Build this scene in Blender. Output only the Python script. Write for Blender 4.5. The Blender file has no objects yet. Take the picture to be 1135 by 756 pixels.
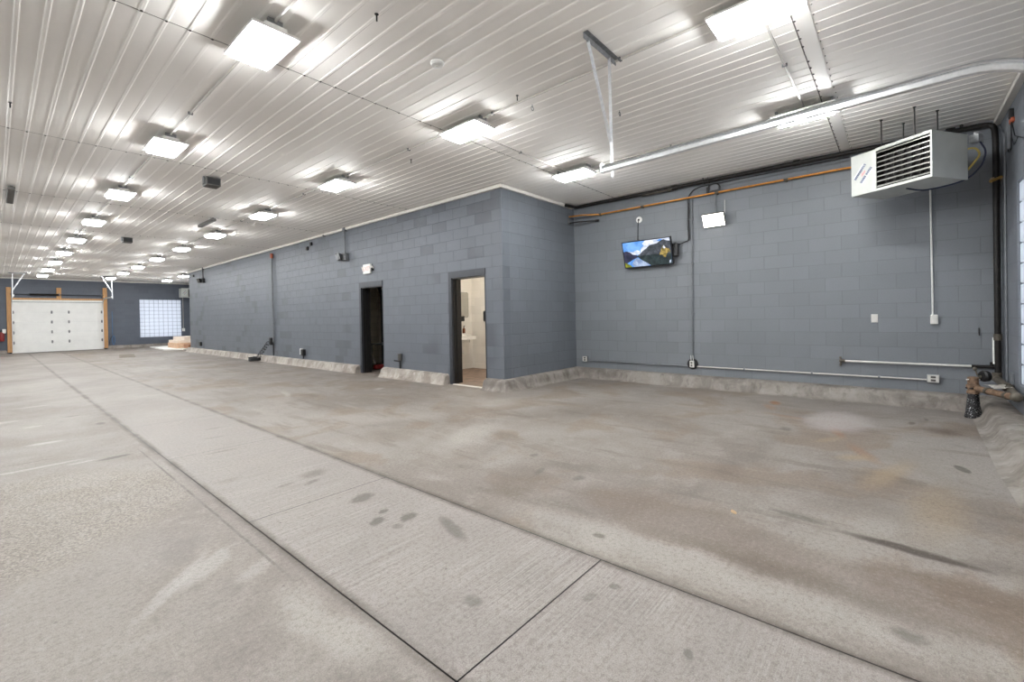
import bpy, bmesh, math, random
from mathutils import Vector, Matrix
random.seed(7)
scene = bpy.context.scene
COL = scene.collection
PI = math.pi

# ------------------------------------------------------------------ camera
CAM_Z = 1.3086
cam_d = bpy.data.cameras.new('camera')
cam = bpy.data.objects.new('camera', cam_d)
COL.objects.link(cam)
r = Vector((0.652505, -0.75754175, -0.01917598))
u = Vector((0.01794092, -0.0098548, 0.99979048))
f = Vector((0.75757201, 0.65271232, -0.00716069))
cam.matrix_world = Matrix(((r.x, u.x, -f.x, 0), (r.y, u.y, -f.y, 0), (r.z, u.z, -f.z, CAM_Z), (0, 0, 0, 1)))
cam_d.sensor_fit = 'HORIZONTAL'
cam_d.sensor_width = 36.0
cam_d.lens = 495.11 / 1135 * 36.0
cam_d.shift_y = -(378 - 354.63) / 1135
cam_d.clip_start = 0.02
cam_d.clip_end = 200
scene.camera = cam

# ------------------------------------------------------------------ world, light, exposure
PANEL_W = 14.5          # emission of the ceiling panel lights, lens face
PANEL_S = 32.0          # extra glow added on their lens edges to brighten the ceiling
SKY_W = 0.38             # overcast daylight outside the glass block
w = bpy.data.worlds.new('overcast_sky')
scene.world = w
w.use_nodes = True
w.node_tree.nodes['Background'].inputs[0].default_value = (0.88, 0.93, 1.0, 1)
w.node_tree.nodes['Background'].inputs[1].default_value = SKY_W
vs = scene.view_settings
vs.view_transform = 'Standard'
vs.look = 'None'
vs.gamma = 1.0
vs.use_curve_mapping = False
vs.exposure = 2.42

# ------------------------------------------------------------------ sizes of the place (metres)
H = 3.66                                   # ceiling
XL, XR = -3.5, 8.235                       # left wall, back wall
YN, YF = -1.0, 32.0                        # near (right-hand) wall, far wall
PX, PY, PE = 5.882, 5.2716, 24.54          # room block: front face, return face, far end
D1 = (8.99, 10.00)                         # doorway to the store room
D2 = (5.69, 6.70)                          # doorway to the washroom
DH = 2.205


# ------------------------------------------------------------------ materials
def srgb(*c):
    o = []
    for v in c:
        v = v / 255.0
        o.append(v / 12.92 if v <= 0.04045 else ((v + 0.055) / 1.055) ** 2.4)
    return tuple(o) + (1.0,)


class NT:
    def __init__(s, name):
        s.m = bpy.data.materials.new(name)
        s.m.use_nodes = True
        s.t = s.m.node_tree
        s.b = s.t.nodes['Principled BSDF']
        s.out = s.t.nodes['Material Output']
        s.coord = None

    def n(s, typ, **kw):
        nd = s.t.nodes.new(typ)
        for k, v in kw.items():
            setattr(nd, k, v)
        return nd

    def l(s, a, b):
        s.t.links.new(a, b)

    def obj(s):
        if s.coord is None:
            s.coord = s.n('ShaderNodeTexCoord')
        return s.coord.outputs['Object']

    def set(s, inp, v):
        if hasattr(v, 'is_output') or isinstance(v, bpy.types.NodeSocket):
            s.l(v, inp)
        else:
            inp.default_value = v

    def math(s, op, a, b=0.0, c=0.0, clamp=False):
        nd = s.n('ShaderNodeMath', operation=op)
        nd.use_clamp = clamp
        s.set(nd.inputs[0], a); s.set(nd.inputs[1], b); s.set(nd.inputs[2], c)
        return nd.outputs[0]

    def vmath(s, op, a, b=(0, 0, 0)):
        nd = s.n('ShaderNodeVectorMath', operation=op)
        s.set(nd.inputs[0], a); s.set(nd.inputs[1], b)
        return nd.outputs['Value'] if op in ('LENGTH', 'DISTANCE', 'DOT_PRODUCT') else nd.outputs[0]

    def mapping(s, vec, loc=(0, 0, 0), rot=(0, 0, 0), scale=(1, 1, 1), typ='POINT'):
        nd = s.n('ShaderNodeMapping', vector_type=typ)
        s.l(vec, nd.inputs[0])
        nd.inputs['Location'].default_value = loc
        nd.inputs['Rotation'].default_value = rot
        nd.inputs['Scale'].default_value = scale
        return nd.outputs[0]

    def noise(s, vec, scale, detail=4.0, rough=0.55, dist=0.0):
        nd = s.n('ShaderNodeTexNoise')
        s.l(vec, nd.inputs['Vector'])
        nd.inputs['Scale'].default_value = scale
        nd.inputs['Detail'].default_value = detail
        nd.inputs['Roughness'].default_value = rough
        nd.inputs['Distortion'].default_value = dist
        return nd

    def ramp(s, v, lo, hi, a=0.0, b=1.0, smooth=True):
        nd = s.n('ShaderNodeMapRange')
        nd.interpolation_type = 'SMOOTHSTEP' if smooth else 'LINEAR'
        s.set(nd.inputs[0], v)
        nd.inputs[1].default_value = lo; nd.inputs[2].default_value = hi
        nd.inputs[3].default_value = a; nd.inputs[4].default_value = b
        return nd.outputs[0]

    def mix(s, fac, a, b, mode='MIX'):
        nd = s.n('ShaderNodeMix', data_type='RGBA', blend_type=mode)
        s.set(nd.inputs[0], fac); s.set(nd.inputs[6], a); s.set(nd.inputs[7], b)
        return nd.outputs[2]

    def bump(s, h, strength=0.3, dist=0.01):
        nd = s.n('ShaderNodeBump')
        nd.inputs['Strength'].default_value = strength
        nd.inputs['Distance'].default_value = dist
        s.l(h, nd.inputs['Height'])
        s.l(nd.outputs[0], s.b.inputs['Normal'])


def plain(name, rgb, rough=0.5, metal=0.0, var=0.12, nscale=14.0, spec=0.5, bump=0.0):
    t = NT(name)
    c = srgb(*rgb)
    nz = t.noise(t.obj(), nscale, 4, 0.6)
    lo = tuple(v * (1 - var) for v in c[:3]) + (1,)
    hi = tuple(min(1, v * (1 + var)) for v in c[:3]) + (1,)
    t.l(t.mix(t.ramp(nz.outputs[0], 0.3, 0.7), lo, hi), t.b.inputs['Base Color'])
    t.b.inputs['Roughness'].default_value = rough
    t.b.inputs['Metallic'].default_value = metal
    t.b.inputs['Specular IOR Level'].default_value = spec
    if bump:
        t.bump(nz.outputs[0], bump, 0.004)
    return t.m


def emit(name, rgb, strength, base=(240, 240, 236)):
    t = NT(name)
    t.b.inputs['Base Color'].default_value = srgb(*base)
    t.b.inputs['Emission Color'].default_value = rgb + (1,)
    t.b.inputs['Emission Strength'].default_value = strength
    t.b.inputs['Roughness'].default_value = 0.4
    return t.m


def block_wall(name, axis, rgb, patch=0.0, joint=0.80, bumpk=0.5, zoff=0.168, rough=0.5):
    """painted concrete block, 16 x 8 inch running bond, on planes of constant `axis`"""
    t = NT(name)
    sp = t.n('ShaderNodeSeparateXYZ'); t.l(t.obj(), sp.inputs[0])
    cb = t.n('ShaderNodeCombineXYZ')
    nsp = t.n('ShaderNodeSeparateXYZ'); t.l(t.coord.outputs['Normal'], nsp.inputs[0])
    isx = t.math('GREATER_THAN', t.math('ABSOLUTE', nsp.outputs[0]), 0.5)
    uu = t.math('ADD', t.math('MULTIPLY', sp.outputs[1], isx), t.math('MULTIPLY', t.math('ADD', sp.outputs[0], 0.2), t.math('SUBTRACT', 1.0, isx)))
    t.l(uu, cb.inputs[0])
    t.l(t.math('SUBTRACT', sp.outputs[2], zoff), cb.inputs[1])
    wob = t.noise(t.obj(), 6.0, 2, 0.5)
    vec = t.vmath('ADD', cb.outputs[0], t.mapping(wob.outputs['Color'], (-0.002, -0.002, 0), (0, 0, 0), (0.004, 0.004, 0)))
    bk = t.n('ShaderNodeTexBrick')
    t.l(vec, bk.inputs['Vector'])
    bk.offset = 0.5
    bk.inputs['Scale'].default_value = 1.0
    bk.inputs['Brick Width'].default_value = 0.4088
    bk.inputs['Row Height'].default_value = 0.2044
    bk.inputs['Mortar Size'].default_value = 0.0045
    bk.inputs['Mortar Smooth'].default_value = 0.35
    bk.inputs['Bias'].default_value = 0.0
    c = srgb(*rgb)
    bk.inputs['Color1'].default_value = tuple(v * 0.95 for v in c[:3]) + (1,)
    bk.inputs['Color2'].default_value = tuple(v * 1.06 for v in c[:3]) + (1,)
    jn = t.ramp(t.noise(t.obj(), 1.7, 3, 0.6).outputs[0], 0.42, 0.62)
    bk.inputs['Mortar'].default_value = tuple(v * joint for v in c[:3]) + (1,)
    col = bk.outputs['Color']
    if patch:
        # repainted blocks: whole blocks a little darker here and there
        bk2 = t.n('ShaderNodeTexBrick')
        t.l(vec, bk2.inputs['Vector'])
        bk2.offset = 0.5
        for k, v in (('Scale', 1.0), ('Brick Width', 0.4088), ('Row Height', 0.2044), ('Mortar Size', 0.0), ('Bias', -0.1)):
            bk2.inputs[k].default_value = v
        bk2.inputs['Color1'].default_value = (0, 0, 0, 1); bk2.inputs['Color2'].default_value = (1, 1, 1, 1)
        cl = t.ramp(t.noise(t.obj(), 0.55, 2, 0.5).outputs[0], 0.46, 0.58)
        fac = t.math('MULTIPLY', t.ramp(bk2.outputs['Color'], 0.62, 0.7), cl)
        col = t.mix(t.math('MULTIPLY', fac, patch), col, tuple(v * 0.62 for v in c[:3]) + (1,))
    big = t.noise(t.mapping(t.obj(), scale=(1, 1, 0.45)), 1.3, 5, 0.62)
    col = t.mix(t.ramp(big.outputs[0], 0.3, 0.75, 0.0, 0.24), col, tuple(min(1, v * 1.3) for v in c[:3]) + (1,))
    fine = t.noise(t.obj(), 60, 4, 0.7)
    col = t.mix(t.ramp(fine.outputs[0], 0.35, 0.7, 0.0, 0.16), col, tuple(v * 0.7 for v in c[:3]) + (1,))
    t.l(col, t.b.inputs['Base Color'])
    t.b.inputs['Roughness'].default_value = rough
    t.b.inputs['Specular IOR Level'].default_value = 0.45
    h = t.math('MULTIPLY', t.math('SUBTRACT', 1.0, bk.outputs['Fac']), t.ramp(jn, 0, 1, 0.7, 1.0))
    h = t.math('ADD', h, t.math('MULTIPLY', fine.outputs[0], 0.25))
    t.bump(h, bumpk, 0.006)
    return t.m


def floor_mat():
    t = NT('worn_concrete')
    P = t.obj()
    sp = t.n('ShaderNodeSeparateXYZ'); t.l(P, sp.inputs[0])
    X, Y = sp.outputs[0], sp.outputs[1]
    wn = t.noise(P, 1.6, 9, 0.74)
    wv = t.mapping(wn.outputs['Color'], (-0.5, -0.5, -0.5))
    wn2 = t.noise(P, 7.0, 6, 0.7)
    wv2 = t.mapping(wn2.outputs['Color'], (-0.5, -0.5, -0.5))
    n1 = t.noise(P, 0.55, 6, 0.62, 0.5)
    n2 = t.noise(P, 2.4, 6, 0.66, 0.4)
    n3 = t.noise(P, 44, 5, 0.74)
    fine = t.noise(P, 190, 3, 0.7)
    # ---- slabs either side of the strip
    base = t.mix(t.ramp(n1.outputs[0], 0.34, 0.66), srgb(132, 122, 113), srgb(160, 152, 144))
    base = t.mix(t.ramp(n2.outputs[0], 0.50, 0.66, 0.0, 0.5), base, srgb(172, 165, 158))
    base = t.mix(t.ramp(n2.outputs[0], 0.45, 0.34, 0.0, 0.5), base, srgb(114, 103, 94))
    tan = t.noise(t.mapping(P, (3.1, 7.7, 0)), 0.8, 5, 0.6, 0.6)
    right = t.ramp(X, 2.05, 2.15)
    base = t.mix(t.math('MULTIPLY', t.ramp(tan.outputs[0], 0.50, 0.60, 0.0, 0.6), right), base, srgb(134, 115, 96))
    # long drag marks that run with the building, right-hand slab
    dr = t.noise(t.mapping(P, (0, 0, 0), (0, 0, 0.06), (3.2, 0.55, 1)), 1.5, 5, 0.65)
    base = t.mix(t.math('MULTIPLY', t.ramp(dr.outputs[0], 0.55, 0.72, 0, 0.5), right), base, srgb(174, 167, 157))
    base = t.mix(t.math('MULTIPLY', t.ramp(dr.outputs[0], 0.46, 0.36, 0, 0.42), right), base, srgb(112, 101, 90))
    # ---- the strip of newer, paler, broom-finished slabs
    br = t.noise(t.mapping(P, (0, 0, 0), (0, 0, 0.03), (1.6, 120, 1)), 1.0, 4, 0.7)
    strip = t.mix(t.ramp(n2.outputs[0], 0.33, 0.68), srgb(150, 142, 136), srgb(166, 158, 152))
    brk = t.ramp(t.noise(P, 1.1, 3, .6).outputs[0], .38, .62, .15, 1.0)
    strip = t.mix(t.math('MULTIPLY', t.ramp(br.outputs[0], 0.50, 0.62, 0.0, 0.6), brk), strip, srgb(188, 181, 175))
    strip = t.mix(t.math('MULTIPLY', t.ramp(br.outputs[0], 0.48, 0.38, 0.0, 0.42), brk), strip, srgb(116, 107, 100))
    strip = t.mix(t.ramp(t.noise(P, 5.5, 6, .72, .8).outputs[0], .56, .70, 0, .18), strip, srgb(176, 169, 163))
    strip = t.mix(t.ramp(t.noise(t.mapping(P, (5, 2, 0)), 3.2, 6, .7, .8).outputs[0], .58, .72, 0, .16), strip, srgb(124, 115, 108))
    m_strip = t.math('MULTIPLY', t.math('MULTIPLY', t.ramp(X, 1.055, 1.070), t.ramp(X, 2.106, 2.092)), t.ramp(Y, 5.0, 11.0, 1.0, 0.25))
    col = t.mix(m_strip, base, strip)

    def blob(cx, cy, rx, ry, rot=0.0, amp=0.25, soft=0.5, vec2=False):
        pv = t.vmath('ADD', P, t.vmath('SCALE', wv2 if vec2 else wv))
        pv.node.inputs[1].default_value = (0, 0, 0)
        sc = pv.node.inputs[1].links[0].from_node
        sc.inputs['Scale'].default_value = amp
        q = t.mapping(pv, (cx, cy, 0), (0, 0, rot), (rx, ry, 1000), 'TEXTURE')
        return t.ramp(t.vmath('LENGTH', q), 1.0, 1.0 - soft)

    # ---- exposed aggregate patch on the left slab
    agg = t.math('MULTIPLY', blob(-0.35, 4.55, 1.62, 1.38, 0, 0.55, 0.28), t.ramp(X, 1.04, 0.93))
    pebb = t.n('ShaderNodeTexVoronoi'); t.l(P, pebb.inputs['Vector']); pebb.inputs['Scale'].default_value = 62
    sand = t.mix(t.ramp(pebb.outputs['Distance'], 0.1, 0.75), srgb(176, 165, 150), srgb(98, 86, 74))
    sand = t.mix(t.ramp(t.noise(P, 110, 3, 0.7).outputs[0], 0.42, 0.62, 0, 0.6), sand, srgb(192, 183, 170))
    col = t.mix(t.math('MULTIPLY', agg, 0.72), col, sand)

    # ---- stains and worn marks: (x, y, rx, ry, rot, amp, soft, colour, strength)
    D = srgb(62, 52, 45); DB = srgb(92, 72, 52); LT = srgb(186, 180, 172); RU = srgb(160, 102, 46); TN = srgb(172, 148, 114); GR = srgb(100, 93, 86)
    L = [
        (1.74, 2.98, .13, .075, .3, .10, .5, D, .55), (1.71, 2.66, .045, .035, .2, .05, .5, D, .6),
        (1.60, 2.57, .075, .05, .3, .08, .5, D, .6), (1.76, 2.45, .08, .055, .2, .08, .5, D, .6),
        (1.64, 2.40, .05, .05, 0, .08, .6, D, .35), (1.84, 2.12, .25, .055, 1.25, .12, .6, D, .5),
        (1.77, 3.80, .16, .13, .3, .2, .8, GR, .55), (1.66, 3.60, .1, .05, .3, .12, .7, GR, .6),
        (1.50, 3.70, .09, .035, .2, .1, .6, GR, .5), (1.42, 1.50, .05, .07, 0, .09, .6, D, .4),
        (1.93, 1.04, .032, .038, 0, .04, .5, D, .45), (1.78, 1.10, .06, .03, 0, .06, .5, D, .3),
        (1.72, .62, .035, .02, .5, .04, .5, D, .5), (1.25, 4.2, .15, .08, 0, .15, .8, GR, .3),
        (1.5, 5.2, .2, .05, 0, .15, .8, GR, .4), (1.6, 5.9, .18, .06, 0, .12, .8, GR, .35), (1.75, 6.4, .15, .05, 0, .12, .8, GR, .4),
        # right-hand slab
        (3.22, -.05, .065, .40, -.12, .12, .6, srgb(60, 46, 36), .85), (3.33, .5, .05, .22, -.1, .10, .7, D, .45),
        (5.11, -.39, .12, .045, .3, .03, .35, srgb(70, 63, 55), .8), (6.55, -.36, .30, .22, .2, .22, .9, srgb(88, 66, 46), .6),
        (6.85, -.12, .13, .04, 0, .08, .6, DB, .7), (7.15, -.25, .12, .03, .1, .06, .6, D, .5),
        (7.30, 1.34, .22, .10, .3, .13, .8, RU, .95), (6.95, 1.35, .34, .09, .4, .18, .9, RU, .5), (6.45, 1.05, .10, .42, -.3, .2, .8, RU, .35),
        (5.9, .50, .42, .07, .25, .12, .8, RU, .5), (5.15, .24, .46, .09, .35, .14, .8, RU, .45), (4.98, .30, .28, .13, -.6, .25, .9, TN, .75), (4.6, .06, .75, .13, -.25, .25, .9, TN, .6), (5.5, .55, .3, .1, -.5, .2, .9, TN, .5),
        (6.5, .55, .75, .42, 0, .35, .5, srgb(188, 178, 174), .8), (4.0, -.2, .8, .22, -.15, .35, .9, TN, .45),
        (5.75, .95, .13, .08, .2, .12, .7, D, .5), (2.62, 2.25, .65, .28, .25, .5, .8, srgb(118, 104, 89), .55),
        (2.78, 1.0, .36, 1.0, -.1, .5, .35, srgb(118, 100, 84), .5), (2.75, -.25, .3, .55, -.1, .4, .4, srgb(108, 86, 66), .5), (2.55, .35, .18, .9, -.1, .35, .8, srgb(100, 84, 69), .6),
        (2.35, .9, .2, 1.8, 0.02, .35, .7, LT, .45), (2.32, 1.35, .035, .05, 0, .05, .6, D, .6), (2.36, -.02, .07, .10, 0, .12, .8, D, .5),
        (3.4, 3.6, .75, .35, .4, .5, .8, LT, .5), (2.9, 4.3, .5, .5, .3, .5, .8, srgb(120, 108, 96), .5),
        (3.3, 2.6, .07, .05, 0, .06, .7, D, .5), (3.05, 1.95, .09, .06, 0, .07, .7, D, .45), (3.0, 2.3, .16, .04, .3, .06, .7, D, .4),
        (5.0, 4.6, .6, .4, .7, .4, .8, LT, .45), (3.4, 8.3, .5, .08, 1.3, .2, .7, LT, .6), (4.7, 7.4, .22, .12, .5, .2, .7, LT, .6),
        # left-hand slab
        (.72, 2.82, .30, .10, .75, .25, .6, LT, .55), (.56, 2.75, .42, .055, .9, .2, .6, LT, .5), (.88, 2.6, .2, .08, .5, .2, .7, LT, .4),
        (.92, 1.9, .12, .55, 0, .4, .7, LT, .5), (1.0, 1.35, .08, .7, 0, .25, .8, LT, .35),
        (.2, 6.02, .48, .045, .05, .12, .6, LT, .7), (.75, 5.84, .16, .06, .15, .06, .45, D, .65), (.52, 5.9, .14, .035, 0, .07, .5, LT, .6),
        (.35, 7.2, .22, .08, 0, .14, .6, LT, .7), (-.1, 9.2, .5, .16, 0, .3, .7, LT, .6), (.4, 10.6, .3, .10, 0, .22, .7, LT, .5),
        (.3, 8.5, .13, .1, 0, .12, .7, LT, .6), (.7, 9.0, .14, .06, 0, .1, .6, D, .5), (-.3, 12.0, 1.1, .9, 0, .5, .7, srgb(116, 105, 95), .5),
        (.1, 15.5, .9, 1.2, 0, .5, .7, srgb(120, 110, 100), .45), (.9, 8.0, .06, .12, 0, .06, .6, D, .5),
    ]
    for (cx, cy, rx, ry, rot, amp, soft, c, st) in L:
        fac = t.math('MULTIPLY', blob(cx, cy, rx, ry, rot, amp, soft, max(rx, ry) < 0.2), st)
        col = t.mix(fac, col, c)
    # crack beside the left joint, edge of the old patch
    cr = t.math('ABSOLUTE', t.math('SUBTRACT', t.math('ADD', X, t.math('MULTIPLY', t.math('SUBTRACT', wn2.outputs[0], 0.5), 0.022)), 0.965))
    crm = t.math('MULTIPLY', t.ramp(cr, 0.012, 0.003), t.math('MULTIPLY', t.ramp(Y, 2.2, 2.7), t.ramp(Y, 6.2, 5.6)))
    col = t.mix(t.math('MULTIPLY', crm, t.ramp(n2.outputs[0], .35, .6, .25, .75)), col, srgb(96, 88, 82))
    cr2 = t.math('ABSOLUTE', t.math('SUBTRACT', t.math('ADD', Y, t.math('MULTIPLY', t.math('SUBTRACT', wn.outputs[0], 0.5), 0.25)), 6.32))
    crm2 = t.math('MULTIPLY', t.ramp(cr2, 0.016, 0.004), t.ramp(X, .55, .2))
    col = t.mix(t.math('MULTIPLY', crm2, .65), col, srgb(100, 92, 86))
    # soiled edges of the slab joints
    for jx in (1.063, 2.098):
        jd = t.math('ABSOLUTE', t.math('SUBTRACT', X, jx))
        col = t.mix(t.math('MULTIPLY', t.ramp(jd, .055, .008), t.ramp(n2.outputs[0], .3, .65, .2, .7)), col, srgb(88, 77, 67))
    # grain
    col = t.mix(t.ramp(n3.outputs[0], 0.52, 0.36, 0.0, 0.38), col, srgb(98, 88, 78))
    col = t.mix(t.ramp(n3.outputs[0], 0.54, 0.68, 0.0, 0.34), col, srgb(182, 174, 166))
    col = t.mix(t.ramp(fine.outputs[0], 0.36, 0.60, 0.40, 0.0), col, srgb(88, 79, 71))
    vp = t.n('ShaderNodeTexVoronoi'); t.l(P, vp.inputs['Vector']); vp.inputs['Scale'].default_value = 5.5; vp.inputs['Randomness'].default_value = 1.0
    col = t.mix(t.ramp(vp.outputs['Distance'], 0.055, 0.03, 0, .55), col, srgb(86, 78, 72))
    hs = t.n('ShaderNodeHueSaturation'); t.l(col, hs.inputs['Color'])
    hs.inputs['Saturation'].default_value = 0.9; hs.inputs['Value'].default_value = 0.84
    t.l(hs.outputs[0], t.b.inputs['Base Color'])
    t.l(t.ramp(n2.outputs[0], 0.3, 0.7, 0.48, 0.66), t.b.inputs['Roughness'])
    t.b.inputs['Specular IOR Level'].default_value = 0.35
    hh = t.math('ADD', t.math('MULTIPLY', n3.outputs[0], 0.5), t.math('MULTIPLY', fine.outputs[0], 0.25))
    hh = t.math('ADD', hh, t.math('MULTIPLY', t.math('MULTIPLY', pebb.outputs['Distance'], agg), -0.9))
    hh = t.math('ADD', hh, t.math('MULTIPLY', t.math('MULTIPLY', br.outputs[0], m_strip), 0.4))
    t.bump(hh, 0.35, 0.006)
    return t.m


def curb_mat(name, k):
    t = NT(name)
    P = t.obj()
    n1 = t.noise(P, 2.2, 6, 0.68, 0.6)
    n2 = t.noise(t.mapping(P, scale=(1, 1, 0.35)), 9, 5, 0.66)
    c = t.mix(t.ramp(n1.outputs[0], 0.32, 0.68), srgb(120 * k, 112 * k, 104 * k), srgb(164 * k, 157 * k, 149 * k))
    c = t.mix(t.ramp(n2.outputs[0], 0.48, 0.34, 0, 0.5), c, srgb(100 * k, 91 * k, 82 * k))
    c = t.mix(t.ramp(n2.outputs[0], 0.56, 0.7, 0, 0.5), c, srgb(180 * k, 174 * k, 166 * k))
    t.l(c, t.b.inputs['Base Color'])
    t.b.inputs['Roughness'].default_value = 0.7
    t.bump(t.noise(P, 24, 5, 0.7).outputs[0], 0.22, 0.01)
    return t.m


def wood_mat(name, rgb):
    t = NT(name)
    n1 = t.noise(t.mapping(t.obj(), scale=(18, 18, 1.3)), 2.0, 5, 0.65, 0.8)
    c = srgb(*rgb)
    t.l(t.mix(t.ramp(n1.outputs[0], 0.3, 0.7), tuple(v * 0.72 for v in c[:3]) + (1,), c), t.b.inputs['Base Color'])
    t.b.inputs['Roughness'].default_value = 0.65
    return t.m


def glassblock_mat():
    t = NT('frosted_glass_block')
    t.t.nodes.remove(t.b)
    d = t.n('ShaderNodeBsdfTranslucent'); d.inputs[0].default_value = (0.94, 0.96, 1.0, 1)
    g = t.n('ShaderNodeBsdfGlossy'); g.inputs['Roughness'].default_value = 0.25; g.inputs[0].default_value = (0.9, 0.92, 0.95, 1)
    df = t.n('ShaderNodeBsdfDiffuse'); df.inputs[0].default_value = (0.8, 0.83, 0.88, 1)
    m1 = t.n('ShaderNodeMixShader'); m1.inputs[0].default_value = 0.25
    t.l(d.outputs[0], m1.inputs[1]); t.l(df.outputs[0], m1.inputs[2])
    m2 = t.n('ShaderNodeMixShader'); m2.inputs[0].default_value = 0.06
    t.l(m1.outputs[0], m2.inputs[1]); t.l(g.outputs[0], m2.inputs[2])
    nz = t.noise(t.obj(), 22, 2, 0.5)
    bp = t.n('ShaderNodeBump'); bp.inputs['Strength'].default_value = 0.3; t.l(nz.outputs[0], bp.inputs['Height'])
    t.l(bp.outputs[0], g.inputs['Normal'])
    t.l(m2.outputs[0], t.out.inputs[0])
    return t.m


WALL = (106, 111, 118)
M = dict(
    floor=floor_mat(), curb=curb_mat('curb_concrete', 0.90), curb_pale=curb_mat('curb_concrete_pale', 1.10),
    wall_x=block_wall('painted_block_x', 'x', (120, 124, 129), 0.0),
    wall_xp=block_wall('painted_block_patchy', 'x', (101, 106, 113), 0.8, joint=0.68, bumpk=0.8),
    wall_ret=block_wall('painted_block_return', 'y', (106, 111, 117), 0.0, joint=0.70, bumpk=0.7),
    wall_y=block_wall('painted_block_y', 'y', (116, 120, 126), 0.0),
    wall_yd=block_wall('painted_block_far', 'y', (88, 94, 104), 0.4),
    wash_x=block_wall('cream_block_x', 'x', (236, 232, 224), joint=0.9, bumpk=0.3),
    wash_y=block_wall('cream_block_y', 'y', (236, 232, 224), joint=0.9, bumpk=0.3),
    store_x=block_wall('bare_block_x', 'x', (226, 218, 202), 0.5, joint=0.6),
    store_y=block_wall('bare_block_y', 'y', (226, 218, 202), 0.5, joint=0.6),
    ceil=plain('white_steel_panel', (246, 243, 238), 0.62, 0, 0.015, 0.7, 0.2),
    seam=plain('seam_backing', (120, 115, 110), 0.8),
    screw=plain('screw_head', (66, 62, 60), 0.5, 0.2),
    white=plain('white_enamel', (226, 226, 222), 0.4, 0, 0.04),
    trim=plain('white_trim', (222, 218, 210), 0.45, 0, 0.04),
    offw=plain('offwhite_plastic', (214, 212, 206), 0.4, 0, 0.04),
    lamp=emit('panel_light_diffuser', (0.965, 0.985, 1.0), PANEL_W),
    lamp_edge_boost=emit('panel_light_edge_boost', (0.965, 0.985, 1.0), PANEL_S),
    flood=emit('flood_light_lens', (1.0, 0.96, 0.86), 3.2),
    galv=plain('galvanized_steel', (168, 170, 172), 0.38, 0.75, 0.14, 30),
    galvd=plain('dull_galvanized', (128, 129, 130), 0.5, 0.6, 0.2, 40),
    strap=plain('zinc_strap', (212, 214, 216), 0.35, 0.55, 0.1, 30),
    track=plain('zinc_track', (222, 224, 226), 0.3, 0.65, 0.08, 20),
    conduit=plain('painted_conduit', (196, 192, 186), 0.45, 0.1, 0.06),
    conduit_g=plain('gray_conduit', (118, 121, 125), 0.45, 0.1, 0.08),
    black=plain('black_paint', (24, 24, 25), 0.45, 0, 0.2),
    iron=plain('black_iron_pipe', (32, 29, 27), 0.5, 0.3, 0.35, 12),
    ironw=plain('weathered_iron', (92, 86, 76), 0.65, 0.2, 0.4, 16),
    copper=plain('copper_pipe', (206, 140, 62), 0.35, 0.45, 0.15, 8),
    brass=plain('brass', (196, 160, 96), 0.35, 0.6, 0.15),
    tanp=plain('tan_coupling', (190, 170, 140), 0.55),
    rust=plain('rusted_iron', (124, 100, 80), 0.75, 0.1, 0.4, 22, bump=0.4),
    heater=plain('heater_gray_enamel', (184, 186, 180), 0.42, 0.15, 0.04, 6),
    dark=plain('heater_inside', (26, 25, 24), 0.6),
    slat=plain('heater_louver_steel', (150, 148, 142), 0.3, 0.7, 0.1),
    frame=plain('steel_door_frame', (54, 57, 63), 0.4, 0, 0.1),
    framed=plain('dark_jamb_paint', (26, 25, 26), 0.4, 0, 0.2),
    wood=wood_mat('raw_lumber', (206, 158, 106)),
    panel=plain('white_garage_panel', (226, 226, 222), 0.45, 0, 0.03, 3),
    blue=plain('blue_cable', (24, 32, 58), 0.5), yellow=plain('yellow_hose', (166, 146, 72), 0.4),
    bluew=plain('blue_hose', (70, 110, 150), 0.5),
    red=plain('red_enamel', (122, 30, 28), 0.4), orange=plain('orange_brown', (176, 90, 60), 0.5),
    mortar=plain('glass_block_mortar', (150, 152, 158), 0.8),
    glass=glassblock_mat(),
    tv=plain('tv_black_plastic', (18, 18, 20), 0.3, 0, 0.1),
    cardboard=plain('cardboard', (206, 172, 142), 0.75, 0, 0.12, 6), carton=plain('pale_carton', (226, 214, 200), 0.7, 0, 0.06, 6),
    cartd=plain('brown_carton', (150, 108, 80), 0.75), board=plain('white_board', (222, 220, 216), 0.5, 0, 0.03),
    gray=plain('dark_gray_box', (84, 82, 78), 0.55, 0, 0.15), grate=plain('drain_grate', (104, 94, 80), 0.6, 0.2, 0.2),
    speck=None, porcelain=plain('porcelain', (238, 236, 230), 0.15, 0, 0.02), amber=plain('amber_bottle', (92, 48, 26), 0.2),
    mirror=plain('mirror', (200, 200, 196), 0.05, 1.0, 0.02), washfloor=plain('brown_floor_paint', (132, 112, 98), 0.6, 0, 0.25, 5),
    cloth=plain('white_rag', (206, 202, 194), 0.85, 0, 0.1),
    sinkpipe=plain('bronze_trap', (120, 90, 62), 0.35, 0.4), broom=plain('gray_handle', (128, 124, 118), 0.5),
)
_t = NT('speckled_black_rubber')
_v = _t.noise(_t.obj(), 85, 3, 0.6)
_t.l(_t.mix(_t.ramp(_v.outputs[0], 0.60, 0.66), srgb(20, 20, 22), srgb(206, 206, 208)), _t.b.inputs['Base Color'])
_t.b.inputs['Roughness'].default_value = 0.5
M['speck'] = _t.m


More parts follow.
